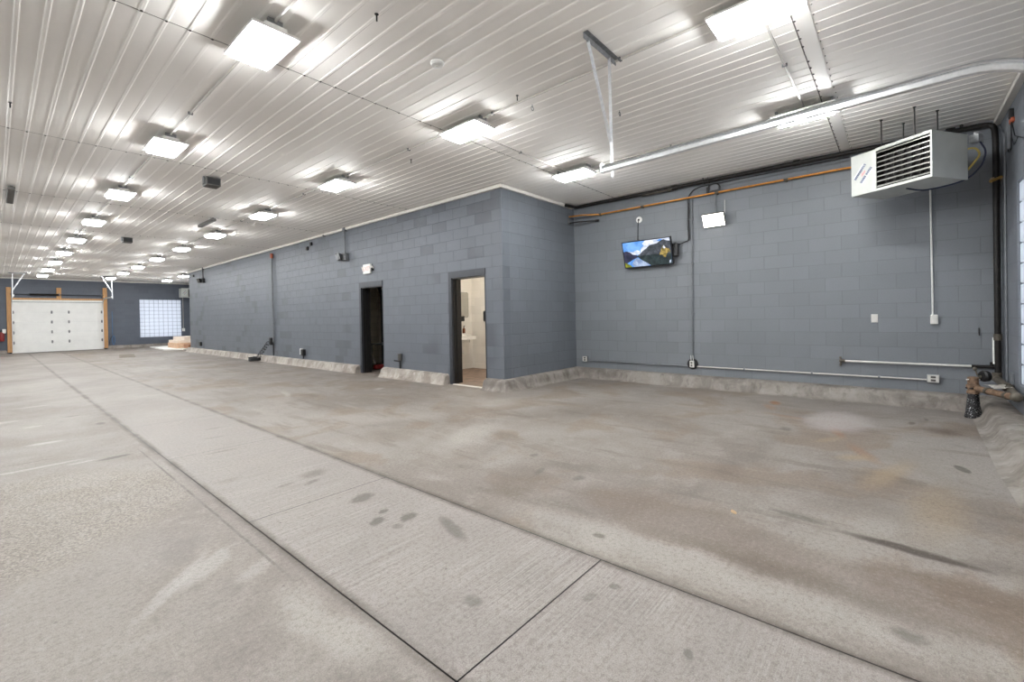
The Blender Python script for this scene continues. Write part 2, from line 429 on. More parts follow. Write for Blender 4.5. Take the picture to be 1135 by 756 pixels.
# ------------------------------------------------------------------ mesh helpers
class MB:
    def __init__(s):
        s.bm = bmesh.new()
        s.mi = 0

    def face(s, vs):
        try:
            fc = s.bm.faces.new(vs); fc.material_index = s.mi
            return fc
        except ValueError:
            return None

    def quad(s, *pts):
        return s.face([s.bm.verts.new(p) for p in pts])

    def obox(s, c, ax, ay, az, bev=0.0):
        c, ax, ay, az = Vector(c), Vector(ax), Vector(ay), Vector(az)
        v = [s.bm.verts.new(c + sx * ax + sy * ay + sz * az) for sz in (-1, 1) for sy in (-1, 1) for sx in (-1, 1)]
        fs = [s.face([v[i] for i in q]) for q in ((0, 2, 3, 1), (4, 5, 7, 6), (0, 1, 5, 4), (2, 6, 7, 3), (0, 4, 6, 2), (1, 3, 7, 5))]
        if bev:
            es = {e for q in fs for e in q.edges}
            rr = bmesh.ops.bevel(s.bm, geom=list(es), offset=bev, segments=2, affect='EDGES', profile=0.5)
            for q in rr['faces']:
                q.material_index = s.mi
        return s

    def box(s, x0, x1, y0, y1, z0, z1, bev=0.0):
        return s.obox(((x0 + x1) / 2, (y0 + y1) / 2, (z0 + z1) / 2), ((x1 - x0) / 2, 0, 0), (0, (y1 - y0) / 2, 0), (0, 0, (z1 - z0) / 2), bev)

    def tube(s, pts, r, seg=10, cap=True):
        pts = [Vector(p) for p in pts]
        rs = r if isinstance(r, (list, tuple)) else [r] * len(pts)
        rings = []
        prev = None
        for i, p in enumerate(pts):
            d = (pts[min(i + 1, len(pts) - 1)] - pts[max(i - 1, 0)])
            if d.length < 1e-9:
                d = Vector((0, 0, 1))
            d.normalize()
            if prev is None:
                a = Vector((0, 0, 1)) if abs(d.z) < 0.9 else Vector((1, 0, 0))
                n = d.cross(a).normalized()
            else:
                n = prev - d * prev.dot(d)
                n = n.normalized() if n.length > 1e-6 else d.orthogonal().normalized()
            prev = n
            b = d.cross(n)
            rings.append([s.bm.verts.new(p + rs[i] * (math.cos(2 * PI * k / seg) * n + math.sin(2 * PI * k / seg) * b)) for k in range(seg)])
        for A, B in zip(rings, rings[1:]):
            for k in range(seg):
                s.face([A[k], A[(k + 1) % seg], B[(k + 1) % seg], B[k]])
        if cap:
            s.face(list(reversed(rings[0]))); s.face(rings[-1])
        return s

    def bent(s, pts, r, rad=0.06, seg=10, n=5):
        """a pipe with rounded bends"""
        P = [Vector(p) for p in pts]
        out = [P[0]]
        for a, b, c in zip(P, P[1:], P[2:]):
            d1, d2 = (a - b), (c - b)
            q = min(rad, d1.length * 0.45, d2.length * 0.45)
            p0, p2 = b + d1.normalized() * q, b + d2.normalized() * q
            for k in range(n + 1):
                t_ = k / n
                out.append(p0 * (1 - t_) ** 2 + b * 2 * t_ * (1 - t_) + p2 * t_ ** 2)
        out.append(P[-1])
        return s.tube(out, r, seg)

    def ball(s, c, r, u_=10, v_=8, sc=(1, 1, 1)):
        m = Matrix.Translation(Vector(c)) @ Matrix.Diagonal((sc[0], sc[1], sc[2], 1))
        g = bmesh.ops.create_uvsphere(s.bm, u_segments=u_, v_segments=v_, radius=r, matrix=m)
        for v in g['verts']:
            for fc in v.link_faces:
                fc.material_index = s.mi
        return s

    def prism(s, poly, o, ex, ey, ez):
        """polygon (a, b) in the plane o + a*ex + b*ey, given thickness ez"""
        o, ex, ey, ez = Vector(o), Vector(ex), Vector(ey), Vector(ez)
        A = [s.bm.verts.new(o + a * ex + b * ey) for a, b in poly]
        B = [s.bm.verts.new(o + a * ex + b * ey + ez) for a, b in poly]
        n = len(poly)
        s.face(list(reversed(A))); s.face(B)
        for k in range(n):
            s.face([A[k], A[(k + 1) % n], B[(k + 1) % n], B[k]])
        return s

    def lathe(s, c, prof, seg=20, axis=(0, 0, 1)):
        c = Vector(c); ax = Vector(axis).normalized()
        n = ax.orthogonal().normalized(); b = ax.cross(n)
        rings = [[s.bm.verts.new(c + ax * z + rr * (math.cos(2 * PI * k / seg) * n + math.sin(2 * PI * k / seg) * b)) for k in range(seg)] for rr, z in prof]
        for A, B in zip(rings, rings[1:]):
            for k in range(seg):
                s.face([A[k], A[(k + 1) % seg], B[(k + 1) % seg], B[k]])
        s.face(list(reversed(rings[0]))); s.face(rings[-1])
        return s

    def build(s, name, mats, parent=None, smooth=False):
        bmesh.ops.recalc_face_normals(s.bm, faces=s.bm.faces[:])
        me = bpy.data.meshes.new(name)
        if parent is not None:
            org = Vector((0, 0, 0))
            q = parent
            while q is not None:
                org += q.location; q = q.parent
            for v in s.bm.verts:
                v.co -= org
        s.bm.to_mesh(me); s.bm.free()
        for m in (mats if isinstance(mats, (list, tuple)) else [mats]):
            me.materials.append(M[m] if isinstance(m, str) else m)
        if smooth:
            for p in me.polygons:
                p.use_smooth = True
            try:
                me.set_sharp_from_angle(angle=math.radians(40))
            except Exception:
                pass
        o = bpy.data.objects.new(name, me)
        COL.objects.link(o)
        if parent is not None:
            o.parent = parent
        return o


def tag(o, label, cat, group=None):
    o['label'] = label; o['category'] = cat
    if group:
        o['group'] = group
    return o


def struct(o):
    o['kind'] = 'structure'
    return o


def thing(name, label, cat, loc, group=None):
    o = bpy.data.objects.new(name, None)
    o.empty_display_size = 0.1
    COL.objects.link(o)
    o.location = loc
    return tag(o, label, cat, group)


def copy_tree(o, parent=None):
    c = o.copy(); COL.objects.link(c)
    if parent is not None:
        c.parent = parent
    for ch in list(o.children):
        copy_tree(ch, c)
    return c


def wall(name, axis, c0, c1, u0, u1, z0, z1, holes, mat):
    """wall slab between c0 and c1 on `axis`, spanning u, with rectangular holes (ua, ub, za, zb)"""
    us = sorted({u0, u1} | {h for q in holes for h in q[:2]})
    zs = sorted({z0, z1} | {h for q in holes for h in q[2:]})
    mb = MB()
    for a, b in zip(us, us[1:]):
        run = None
        for p, q in zip(zs, zs[1:]):
            hole = any(h[0] <= a + 1e-6 and b - 1e-6 <= h[1] and h[2] <= p + 1e-6 and q - 1e-6 <= h[3] for h in holes)
            if hole:
                continue
            if axis == 'x':
                mb.box(c0, c1, a, b, p, q)
            else:
                mb.box(a, b, c0, c1, p, q)
    return struct(mb.build(name, mat))


# ================================================================== STRUCTURE
# floor: slabs with open joints over a dark bed
mb = MB()
X1, X2, G = 1.063, 2.098, 0.0035
YB = YF + 0.2
mb.mi = 1
mb.quad((XL, YN, -0.014), (XR, YN, -0.014), (XR, YB, -0.014), (XL, YB, -0.014))
mb.mi = 0
mb.quad((XL, YN, 0), (X1 - G, YN, 0), (X1 - G, YB, 0), (XL, YB, 0))
mb.quad((X2 + G, YN, 0), (XR, YN, 0), (XR, YB, 0), (X2 + G, YB, 0))
ys = [YN, -0.83, 1.211, 3.217, 5.31] + [5.31 + 2.03 * k for k in range(1, 13)] + [YB]
for a, b in zip(ys, ys[1:]):
    g0 = 0 if a == YN else G
    g1 = 0 if b == YB else G
    mb.quad((X1 + G, a + g0, 0), (X2 - G, a + g0, 0), (X2 - G, b - g1, 0), (X1 + G, b - g1, 0))
floor = struct(mb.build('floor', ['floor', 'black']))

# walls
W = 0.2
GB_X, GB_Z = (5.335, 7.245), (0.545, 2.668)           # far glass block opening
GN_X, GN_Z = (5.36, 7.27), (0.465, 2.66)              # glass block in the right-hand wall
FD = (0.556, 3.82)                                    # far garage opening
ND = (0.41, 3.67)                                     # near garage opening (behind the camera)
wall('wall_back', 'x', XR, XR + W, YN - W, YF + W, 0, H + .1, [], 'wall_x')
wall('wall_left', 'x', XL - W, XL, YN - W, YF + W, 0, H + .1, [], 'wall_x')
wall('wall_far', 'y', YF, YF + W, XL, XR, 0, H + .1, [(FD[0], FD[1], 0, 2.47), (GB_X[0], GB_X[1], GB_Z[0], GB_Z[1])], 'wall_yd')
wall('wall_right', 'y', YN - W, YN, XL, XR, 0, H + .1, [(ND[0], ND[1], 0, 2.47), (GN_X[0], GN_X[1], GN_Z[0], GN_Z[1])], 'wall_y')
wall('wall_partition', 'x', PX, PX + W, PY, PE, 0, H, [(D1[0], D1[1], 0, DH), (D2[0], D2[1], 0, DH)], 'wall_xp')
wall('wall_return', 'y', PY, PY + W, PX + W, XR, 0, H, [], 'wall_ret')
wall('wall_partition_end', 'y', PE - W, PE, PX + W, XR, 0, H, [], 'wall_y')
# washroom and store room inside the block
WB = 8.30
wall('wall_washroom_left', 'y', WB, WB + 0.15, PX + W, XR, 0, H, [], 'wash_y')
wall('wall_washroom_back', 'x', 8.05, 8.07, PY + W + .02, WB, 0, 2.7, [], 'wash_x')
wall('wall_washroom_right', 'y', PY + W, PY + W + .02, PX + W + .02, 8.05, 0, 2.7, [], 'wash_y')
wall('wall_washroom_front', 'x', PX + W, PX + W + .02, PY + W, WB, 0, 2.7, [(D2[0], D2[1], 0, DH)], 'wash_x')
struct(MB().box(PX + W, 8.05, PY + W, WB, 2.7, 2.74).build('ceiling_washroom', 'trim'))
struct(MB().box(PX + .02, 8.05, PY + W, WB, 0.0005, 0.012).build('floor_washroom', 'washfloor'))
wall('wall_store_right', 'y', WB + .15, WB + .17, PX + W, XR, 0, H, [], 'store_y')
wall('wall_store_back', 'x', 7.6, 7.75, WB + .17, 12.6, 0, H, [], 'store_x')
wall('wall_store_left', 'y', 11.9, 12.05, PX + W, 7.6, 0, H, [], 'store_y')

# ceiling: ribbed steel liner panels, laid in lengths with open lap seams
seams = [0.61 + 3.664 * k for k in range(0, 9)]
PITCH, PH = 0.1526, 1.985 % 0.1526
prof = []
k0 = math.floor((XL - PH) / PITCH)
x = XL
prof.append((XL, H))
k = k0 + 1
while PH + k * PITCH < XR - 0.03:
    c = PH + k * PITCH
    if c > XL + 0.03:
        prof += [(c - 0.018, H), (c - 0.009, H - 0.0045), (c + 0.009, H - 0.0045), (c + 0.018, H)]
    k += 1
prof.append((XR, H))
mb = MB()
segs = [YN] + seams + [YF]
for i, (a, b) in enumerate(zip(segs, segs[1:])):
    a2 = a + (0.010 if i else 0); b2 = b
    A = [mb.bm.verts.new((px, a2, pz)) for px, pz in prof]
    B = [mb.bm.verts.new((px, b2, pz)) for px, pz in prof]
    for q in range(len(prof) - 1):
        mb.face([A[q], A[q + 1], B[q + 1], B[q]])
mb.mi = 1
mb.box(XL, XR, YN, YF, H + 0.004, H + 0.05)  # gray backing sheet seen through the seam gaps
ceiling = struct(mb.build('ceiling', ['ceil', 'seam']))
# rows of screws along the seams, and the flat cover strip at the nearest seam
for s_ in seams:
    mb = MB()
    k = k0 + 2
    while PH + k * PITCH < XR - 0.05:
        c = PH + k * PITCH
        if not (c > PX - .03 and PY - .05 < s_ < PE + .05):
            jy = random.uniform(-.004, .004)
            if random.random() > 0.06:
                mb.lathe((c + random.uniform(-.004, .004), s_ - .006 + jy, H - 0.006), [(0.010, 0.001), (0.010, -0.003), (0.005, -0.007)], 8)
            if s_ == seams[0]:
                mb.lathe((c, s_ - .135 + jy, H - 0.006), [(0.005, 0.001), (0.005, -0.003), (0.003, -0.006)], 8)
        k += 1
    o = mb.build('screw_row', 'screw', ceiling)
    o['kind'] = 'stuff'
MB().box(XL, XR, seams[0] - .12, seams[0] - .01, H - .0085, H - .0062).build('seam_cover_strip', 'ceil', ceiling)

# white angle trim where walls meet the ceiling
struct(MB().box(PX - .045, PX, PY - .045, PE + .045, H - .075, H - .0125).build('trim_1', 'trim'))
struct(MB().box(PX, XR - .09, PY - .045, PY, H - .075, H - .0125).build('trim_2', 'trim'))
struct(MB().box(XL, XR, YN, YN + .06, H - .07, H - .0125).build('trim_3', 'trim'))
struct(MB().box(XL, XR, YF - .05, YF, H - .07, H - .0125).build('trim_4', 'trim'))


def curb(name, path, hs, ws, seed=0, caps=True, mat='curb'):
    """rounded concrete curb swept along a wall line; the room lies to the LEFT of the path direction"""
    rnd = random.Random(seed)
    P = []
    for i, (a, b) in enumerate(zip(path, path[1:])):
        a, b = Vector(a), Vector(b)
        n = max(2, int((b - a).length / 0.16))
        for q in range(n + (1 if i == len(path) - 2 else 0)):
            P.append((a.lerp(b, q / n), i, q / n))
    tot = len(path) - 1
    mbc = MB()
    rings = []
    j_prev = j2_prev = 0.0
    for p, i, tt in P:
        d = (Vector(path[i + 1]) - Vector(path[i])).normalized()
        nrm = Vector((-d.y, d.x))
        if tt == 0 and i > 0:
            d0 = (Vector(path[i]) - Vector(path[i - 1])).normalized()
            n0 = Vector((-d0.y, d0.x))
            nrm = (nrm + n0) / (1 + nrm.dot(n0))
        hh = hs[i] * (1 - tt) + hs[i + 1] * tt
        ww = ws[i] * (1 - tt) + ws[i + 1] * tt
        j = 0.8 * j_prev + rnd.uniform(-.0004, .0004); j2 = 0.88 * j2_prev + rnd.uniform(-.0006, .0006); j_prev, j2_prev = j, j2
        pr = [(0.0, hh + j), (ww * .38, hh + j), (ww * .58, hh * .94 + j), (ww * .72 + j2 * .5, hh * .80), (ww * .82 + j2, hh * .5), (ww * .92 + j2, hh * .18), (ww + .02 + j2, 0.006), (ww + .05 + j2, -.001)]
        rings.append([mbc.bm.verts.new((p.x + nrm.x * a_, p.y + nrm.y * a_, z_)) for a_, z_ in pr])
    for A, B in zip(rings, rings[1:]):
        for q in range(len(A) - 1):
            mbc.face([A[q], A[q + 1], B[q + 1], B[q]])
    for R_, sg in ((rings[0], -1), (rings[-1], 1)):
        pth = Vector(path[-1]) - Vector(path[-2]) if sg > 0 else Vector(path[1]) - Vector(path[0])
        d = pth.normalized() * sg
        mid = [mbc.bm.verts.new((v.co.x + d.x * .035, v.co.y + d.y * .035, max(-.001, v.co.z - .03 if v.co.z > .05 else v.co.z))) for v in R_]
        for q in range(len(R_) - 1):
            mbc.face([R_[q], R_[q + 1], mid[q + 1], mid[q]])
        if caps:
            low = [mbc.bm.verts.new((v.co.x + d.x * .02, v.co.y + d.y * .02, -.001)) for v in mid]
            for q in range(len(R_) - 1):
                mbc.face([mid[q], mid[q + 1], low[q + 1], low[q]])
    o = struct(mbc.build(name, mat, smooth=True))
    return o


curb('trim_5', [(PX, D1[1] + .07), (PX, PE), (XR, PE)], [.19, .19, .19], [.16, .16, .16], 1, True, 'curb_pale')
curb('trim_6', [(PX, D2[1] + .07), (PX, D1[0] - .07)], [.20, .21], [.17, .17], 2, True, 'curb_pale')
curb('trim_7', [(3.75, YN), (5.2, YN), (XR, YN), (XR, PY), (PX, PY), (PX, D2[0] - .03)],
     [.14, .14, .19, .205, .2, .2], [.36, .36, .27, .20, .15, .15], 3, True, 'curb')
curb('trim_8', [(XR, PE), (XR, YF), (FD[1] + .2, YF)], [.17, .17, .17], [.1, .1, .1], 4)
curb('trim_9', [(FD[0] - .2, YF), (XL, YF)], [.17, .17], [.12, .12], 5)

# glass block windows
def glass_window(n, x0, x1, z0, z1, y0, y1):
    cols, rows = 9, 10
    cw, rh = (x1 - x0) / cols, (z1 - z0) / rows
    m1 = MB(); m2 = MB()
    for i in range(cols):
        for j_ in range(rows):
            xa, za = x0 + i * cw, z0 + j_ * rh
            m1.box(xa + .007, xa + cw - .007, y0 + .012, y1 - .012, za + .007, za + rh - .007, 0.012)
    for i in range(cols + 1):
        m2.box(max(x0, x0 + i * cw - .008), min(x1, x0 + i * cw + .008), y0 + .03, y1 - .03, z0, z1)
    for j_ in range(rows + 1):
        m2.box(x0, x1, y0 + .031, y1 - .031, max(z0, z0 + j_ * rh - .006), min(z1, z0 + j_ * rh + .006))
    o = struct(m1.build('window_%d' % n, 'glass'))
    m2.build('window_mortar', 'mortar', o)
    return o


glass_window(1, GB_X[0], GB_X[1], GB_Z[0], GB_Z[1], YF + .02, YF + .12)
glass_window(2, GN_X[0], GN_X[1], GN_Z[0], GN_Z[1], YN - .12, YN - .005)


# steel door frames
def door_frame(n, y0, y1):
    mb = MB()
    mb.box(PX - .012, PX + W + .03, y0, y1, DH - .115, DH)               # head
    mb.box(PX - .012, PX + .035, y1 - .085, y1, 0, DH - .115)            # far jamb, face
    mb.box(PX - .006, PX + W + .03, y0, y0 + .018, 0, DH - .115)         # near jamb (edge on)
    o = struct(mb.build('door_%d' % n, 'frame'))
    m2 = MB()
    m2.box(PX + .03, PX + W + .03, y1 - .10, y1, 0, DH - .115)
    m2.box(PX - .004, PX + W + .03, y0 + .018, y0 + .024, 0, DH - .115)
    m2.box(PX + .0, PX + W + .028, y0 + .02, y1 - .09, DH - .135, DH - .114)
    m2.box(PX + .09, PX + .13, y1 - .116, y1 - .098, 0, DH - .13)
    m2.build('jamb_stop', 'framed', o)
    return o


door_frame(1, *D1)
door_frame(2, *D2)
struct(MB().box(PX - .03, PX + .03, D2[0] + .03, D2[1] - .09, 0.0005, .013).build('trim_10', 'trim'))


# ================================================================== CEILING LIGHTS
LX = (1.47, 3.77, 6.08)
def make_light(loc):
    t = thing('ceiling_panel_light', '', 'ceiling light', loc)
    x_, y_, z_ = loc
    MB().box(x_ - .178, x_ + .178, y_ - .310, y_ + .310, z_ + .029, z_ + .050, .004).build('housing', 'white', t)
    d_ = MB().box(x_ - .140, x_ + .140, y_ - .272, y_ + .272, z_ - .002, z_ + .029).build('diffuser', ['lamp', 'lamp_edge_boost'], t)
    for p_ in d_.data.polygons:
        p_.material_index = 1 if abs(p_.normal.z) < .5 else 0
    m_ = MB(); m_.box(x_ - .085, x_ + .085, y_ - .30, y_ + .30, z_ + .052, z_ + .085, .008)
    chan = m_.build('driver_channel', 'white', t)
    for sg in (-1, 1):
        m_ = MB()
        m_.obox((x_, y_ + sg * .27, z_ + .108), (.055, 0, 0), (0, .012, 0), (0, 0, .0225))
        m_.build('mounting_bracket', 'galvd', chan)
    return t


first = None
def place_light(x_, y_, label):
    global first
    loc = (x_, y_, 3.518)
    if first is None:
        first = o = make_light(loc)
    else:
        o = copy_tree(first); o.location = loc
    o['label'] = label; o['group'] = 'panel lights on the ceiling'
    return o


ORD = ['first', 'second', 'third', 'fourth', 'fifth', 'sixth', 'seventh', 'eighth', 'ninth', 'tenth']
for k in range(1, 10):
    place_light(LX[0], .78 + 3.13 * k, 'lit white panel light, %s from the front in the leftmost ceiling row' % ('farthest' if k == 9 else ORD[k - 1]) if k < 9 else 'lit white panel light farthest away in the leftmost ceiling row')
for k in range(0, 10):
    place_light(LX[1], .78 + 3.13 * k, ('lit white panel light, %s from the front in the middle ceiling row' % ORD[k]) if k < 9 else 'lit white panel light farthest away in the middle ceiling row')
place_light(LX[2], .78, 'white panel light half hidden above the silver overhead door track')
place_light(LX[2], 3.88, 'lit white panel light beside the outer corner of the gray block walls')
place_light(LX[2] - .1, .78 + 3.13 * 8, 'lit white panel light just past the far end of the block partition')
place_light(LX[2] - .1, .78 + 3.13 * 9, 'lit white panel light nearest the far wall, right of the middle row')
# the leftmost row's unseen first light, then a whole row added for illumination
place_light(LX[0], .78, 'white panel light overhead, out of the picture above the camera')
for k in range(0, 10, 1):
    place_light(LX[0] - 2.3, .78 + 3.13 * k, 'white panel light in the unseen ceiling row added left of the picture, %s along' % ORD[k])

# conduit runs that feed the rows
def conduit_run(label, a, b, r_=.011, straps=True):
    a, b = Vector(a), Vector(b)
    t = thing('ceiling_conduit', label, 'conduit', a, 'conduits on the ceiling')
    MB().tube([a, b], r_, 8).build('tube', 'conduit', t)
    n_ = max(2, int((b - a).length / 1.56))
    for q in range(1, n_):
        p = a.lerp(b, q / n_)
        m_ = MB()
        dx, dy = (.022, .010) if abs(b.y - a.y) > abs(b.x - a.x) else (.010, .022)
        m_.box(p.x - dx, p.x + dx, p.y - dy, p.y + dy, p.z - .013, H - .011)
        m_.build('clamp', 'galvd', t)
    return t


ZC = H - .0235
conduit_run('long white conduit linking the leftmost row of ceiling lights', (LX[0], 1.0, ZC), (LX[0], 28.9, ZC))
conduit_run('long white conduit linking the middle row of ceiling lights', (LX[1], .3, ZC), (LX[1], 28.9, ZC))
conduit_run('white conduit above the overhead door track, feeding the right lights', (LX[2] + .1, .8, ZC), (LX[2] + .1, 3.9, ZC))
conduit_run('short white conduit crossing the ceiling towards the outer wall corner', (LX[1], 4.03, ZC), (LX[2], 4.03, ZC))
conduit_run('gray conduit crossing the ceiling from the largest light to the door track', (LX[1], .78, ZC), (LX[2], .78, ZC))

# ================================================================== OVERHEAD DOORS
def garage_door(label, cx, y):
    """sectional door seen from inside, in an opening centred on cx in the wall at y"""
    t = thing('garage_door', label, 'garage door', (cx, y, 0))
    hw, ph = 1.632, 0.4915
    for i in range(5):
        m_ = MB()
        z0 = .012 + i * ph
        m_.box(cx - hw, cx + hw, y + .02, y + .065, z0, z0 + ph - .003)
        m_.build('door_panel', 'panel', t)
    for i in range(1, 5):
        for xh in (-hw + .06, -.28, .33, hw - .06):
            m_ = MB()
            zc = .012 + i * ph
            m_.box(cx + xh - .03, cx + xh + .03, y + .0, y + .02, zc - .075, zc + .07, .004)
            m_.tube([(cx + xh - .04, y, zc), (cx + xh + .04, y, zc)], .014, 8)
            m_.build('hinge', 'galvd', t)
    MB().box(cx - hw, cx + hw, y + .02, y + .07, .0005, .014).build('bottom_seal', 'black', t)
    m_ = MB()
    m_.box(cx - hw - .14, cx - hw + .012, y - .09, y - .012, .06, 3.17, .004)
    m_.build('wooden_jamb', 'wood', t)
    m_ = MB(); m_.box(cx + hw - .012, cx + hw + .16, y - .09, y - .012, .06, 3.25, .004)
    m_.build('wooden_jamb', 'wood', t)
    MB().box(cx - hw + .012, cx + hw - .012, y - .06, y - .012, 2.58, 2.67, .004).build('wooden_header', 'wood', t)
    MB().box(cx - .10, cx + .07, y - .07, y - .012, 2.67, 3.20, .004).build('center_post', 'wood', t)
    MB().box(cx - hw + .02, cx + hw - .02, y - .05, y - .012, 2.485, 2.578, .003).build('top_weatherstrip', 'white', t)
    for sx in (-1, 1):
        MB().box(cx + sx * (hw + .05) - .04, cx + sx * (hw + .05) + .04, y - .1, y - .012, 0.0, .06).build('jamb_foot', 'black', t)
    MB().tube([(cx - hw - .02, y - .16, 2.84), (cx + hw + .02, y - .16, 2.84)], .0135, 8).build('torsion_shaft', 'black', t)
    m_ = MB()
    turns, n_ = 46, 46 * 6
    pts = [(cx - 1.02 + 1.0 * q / n_, y - .16 + .042 * math.cos(q * PI / 3), 2.84 + .042 * math.sin(q * PI / 3)) for q in range(n_ + 1)]
    m_.tube(pts, .012, 5)
    m_.build('torsion_spring', 'black', t)
    MB().box(cx - .03, cx + .01, y - .2, y - .07, 2.78, 2.92).build('spring_bracket', 'galvd', t)
    for sx in (-1, 1):
        m_ = MB(); m_.lathe((cx + sx * (hw - .06) - .03, y - .16, 2.84), [(.03, 0), (.06, .005), (.055, .03), (.06, .055), (.03, .06)], 14, (1, 0, 0))
        m_.build('cable_drum', 'galvd', t)
    return t


def door_track(label, cx, y, sx, length=2.97, vis=True):
    """one side's track: up the jamb, round the bend, and level back into the hall to its hanger"""
    xc = cx + sx * 1.605
    zt = 2.655
    t = thing('overhead_door_track', label, 'door track', (xc, y, 0), 'overhead door tracks')
    P = [Vector((0, y - .17, .1)), Vector((0, y - .17, zt + .012 - .53))]
    R0 = .53
    for q in range(1, 13):
        a = q / 12 * PI / 2
        P.append(Vector((0, y - .17 - R0 + R0 * math.cos(a), zt + .012 - R0 + R0 * math.sin(a))))
    P.append(Vector((0, y - .14 - length + .09, zt - .018)))
    # J-section: flange on the outside, lips top and bottom
    sec = [(.0, -.030), (.020, -.034), (.026, -.022), (.010, -.012), (-.0, .0), (-.0, .030), (.024, .034), (.026, .026)]
    m_ = MB(); rings = []
    for i, p in enumerate(P):
        d = (P[min(i + 1, len(P) - 1)] - P[max(i - 1, 0)]).normalized()
        nn = Vector((1, 0, 0)).cross(d).normalized()
        rings.append(([m_.bm.verts.new(Vector((xc + sx * (-.013 + a_), p.y, p.z)) + nn * b_) for a_, b_ in sec],
                      [m_.bm.verts.new(Vector((xc + sx * (-.0155 + a_ * .86), p.y, p.z)) + nn * b_ * .9) for a_, b_ in sec]))
    for (A, A2), (B, B2) in zip(rings, rings[1:]):
        for q in range(len(sec) - 1):
            m_.face([A[q], A[q + 1], B[q + 1], B[q]])
            m_.face([A2[q + 1], A2[q], B2[q], B2[q + 1]])
    m_.build('rail', 'track', t)
    ye = y - .14 - length + .09
    MB().box(xc - .028, xc + .028, ye - .014, ye + .004, zt - .05, zt + .035, .003).build('end_stop', 'strap', t)
    yh = ye + .085
    a0, a1 = xc - sx * .43, xc + sx * .13            # angle iron on the ceiling
    m_ = MB()
    lo, hi = min(a0, a1), max(a0, a1)
    m_.box(lo, hi, yh - .004, yh, H - .062, H - .0115)
    m_.box(lo, hi, yh, yh + .038, H - .0155, H - .0115)
    for q in range(9):
        xx = lo + .03 + q * (hi - lo - .06) / 8
        m_.box(xx - .011, xx + .011, yh - .0055, yh - .004, H - .04, H - .028)
    m_.build('ceiling_angle', 'galvd', t)

    def strap(a, b, mat, punched=True):
        a, b = Vector(a), Vector(b)
        m2 = MB(); d = (b - a); L_ = d.length; d.normalize()
        s2 = Vector((0, 1, 0)).cross(d).normalized()
        m2.obox((a + b) / 2, s2 * .017, Vector((0, .0025, 0)), d * L_ / 2)
        m2.obox((a + b) / 2 + s2 * .016 + Vector((0, .012, 0)), s2 * .0018, Vector((0, .014, 0)), d * L_ / 2)
        m2.mi = 1
        if punched:
            n2 = int(L_ / .05)
            for q in range(n2):
                c_ = a + d * (q + .5) * L_ / n2 - Vector((0, .0032, 0))
                m2.obox(c_, s2 * .0045, Vector((0, .001, 0)), d * .010)
        return m2.build('hanger_strap', [mat, 'galvd'], t)
    strap((xc + sx * .03, yh - .008, zt - .10), (xc + sx * .01, yh - .008, H - .05), 'strap')
    strap((xc + sx * .03, yh - .016, zt + .20), (xc - sx * .34, yh - .016, H - .045), 'strap')
    m_ = MB()
    m_.lathe((xc - sx * .34, yh - .018, H - .045), [(.010, 0), (.010, -.007)], 6, (0, 1, 0))
    m_.lathe((xc + sx * .03, yh - .018, H - .05), [(.010, 0), (.010, -.007)], 6, (0, 1, 0))
    m_.build('bolt', 'galvd', t)
    return t


CF = 2.188
garage_door('white sectional garage door between raw wooden posts in the far wall', CF, YF)
door_track('zinc door track with hanger, left side of the far garage door', CF, YF, -1)
door_track('zinc door track with hanger, right side of the far garage door', CF, YF, 1)
CN = 2.045
g0 = set(bpy.data.objects)
# the facing door behind the camera, same kit turned round
def turned(fn, *a):
    before = set(bpy.data.objects)
    o = fn(*a)
    o.location = (2 * CN - o.location.x + 0, -1.0, 0) if False else o.location
    return o


t_ = garage_door('white sectional garage door in the near wall behind the camera', CN, 0.0)
t_.location = (CN, YN, 0); t_.rotation_euler = (0, 0, PI)
t_ = door_track('long silver overhead door track bending down at the right, hung from ceiling', CN, 0.0, -1)
t_.location = (2 * CN - t_.location.x, YN, 0); t_.rotation_euler = (0, 0, PI)
t_ = door_track('zinc door track of the near garage door, outside the picture on the left', CN, 0.0, 1)
t_.location = (2 * CN - t_.location.x, YN, 0); t_.rotation_euler = (0, 0, PI)

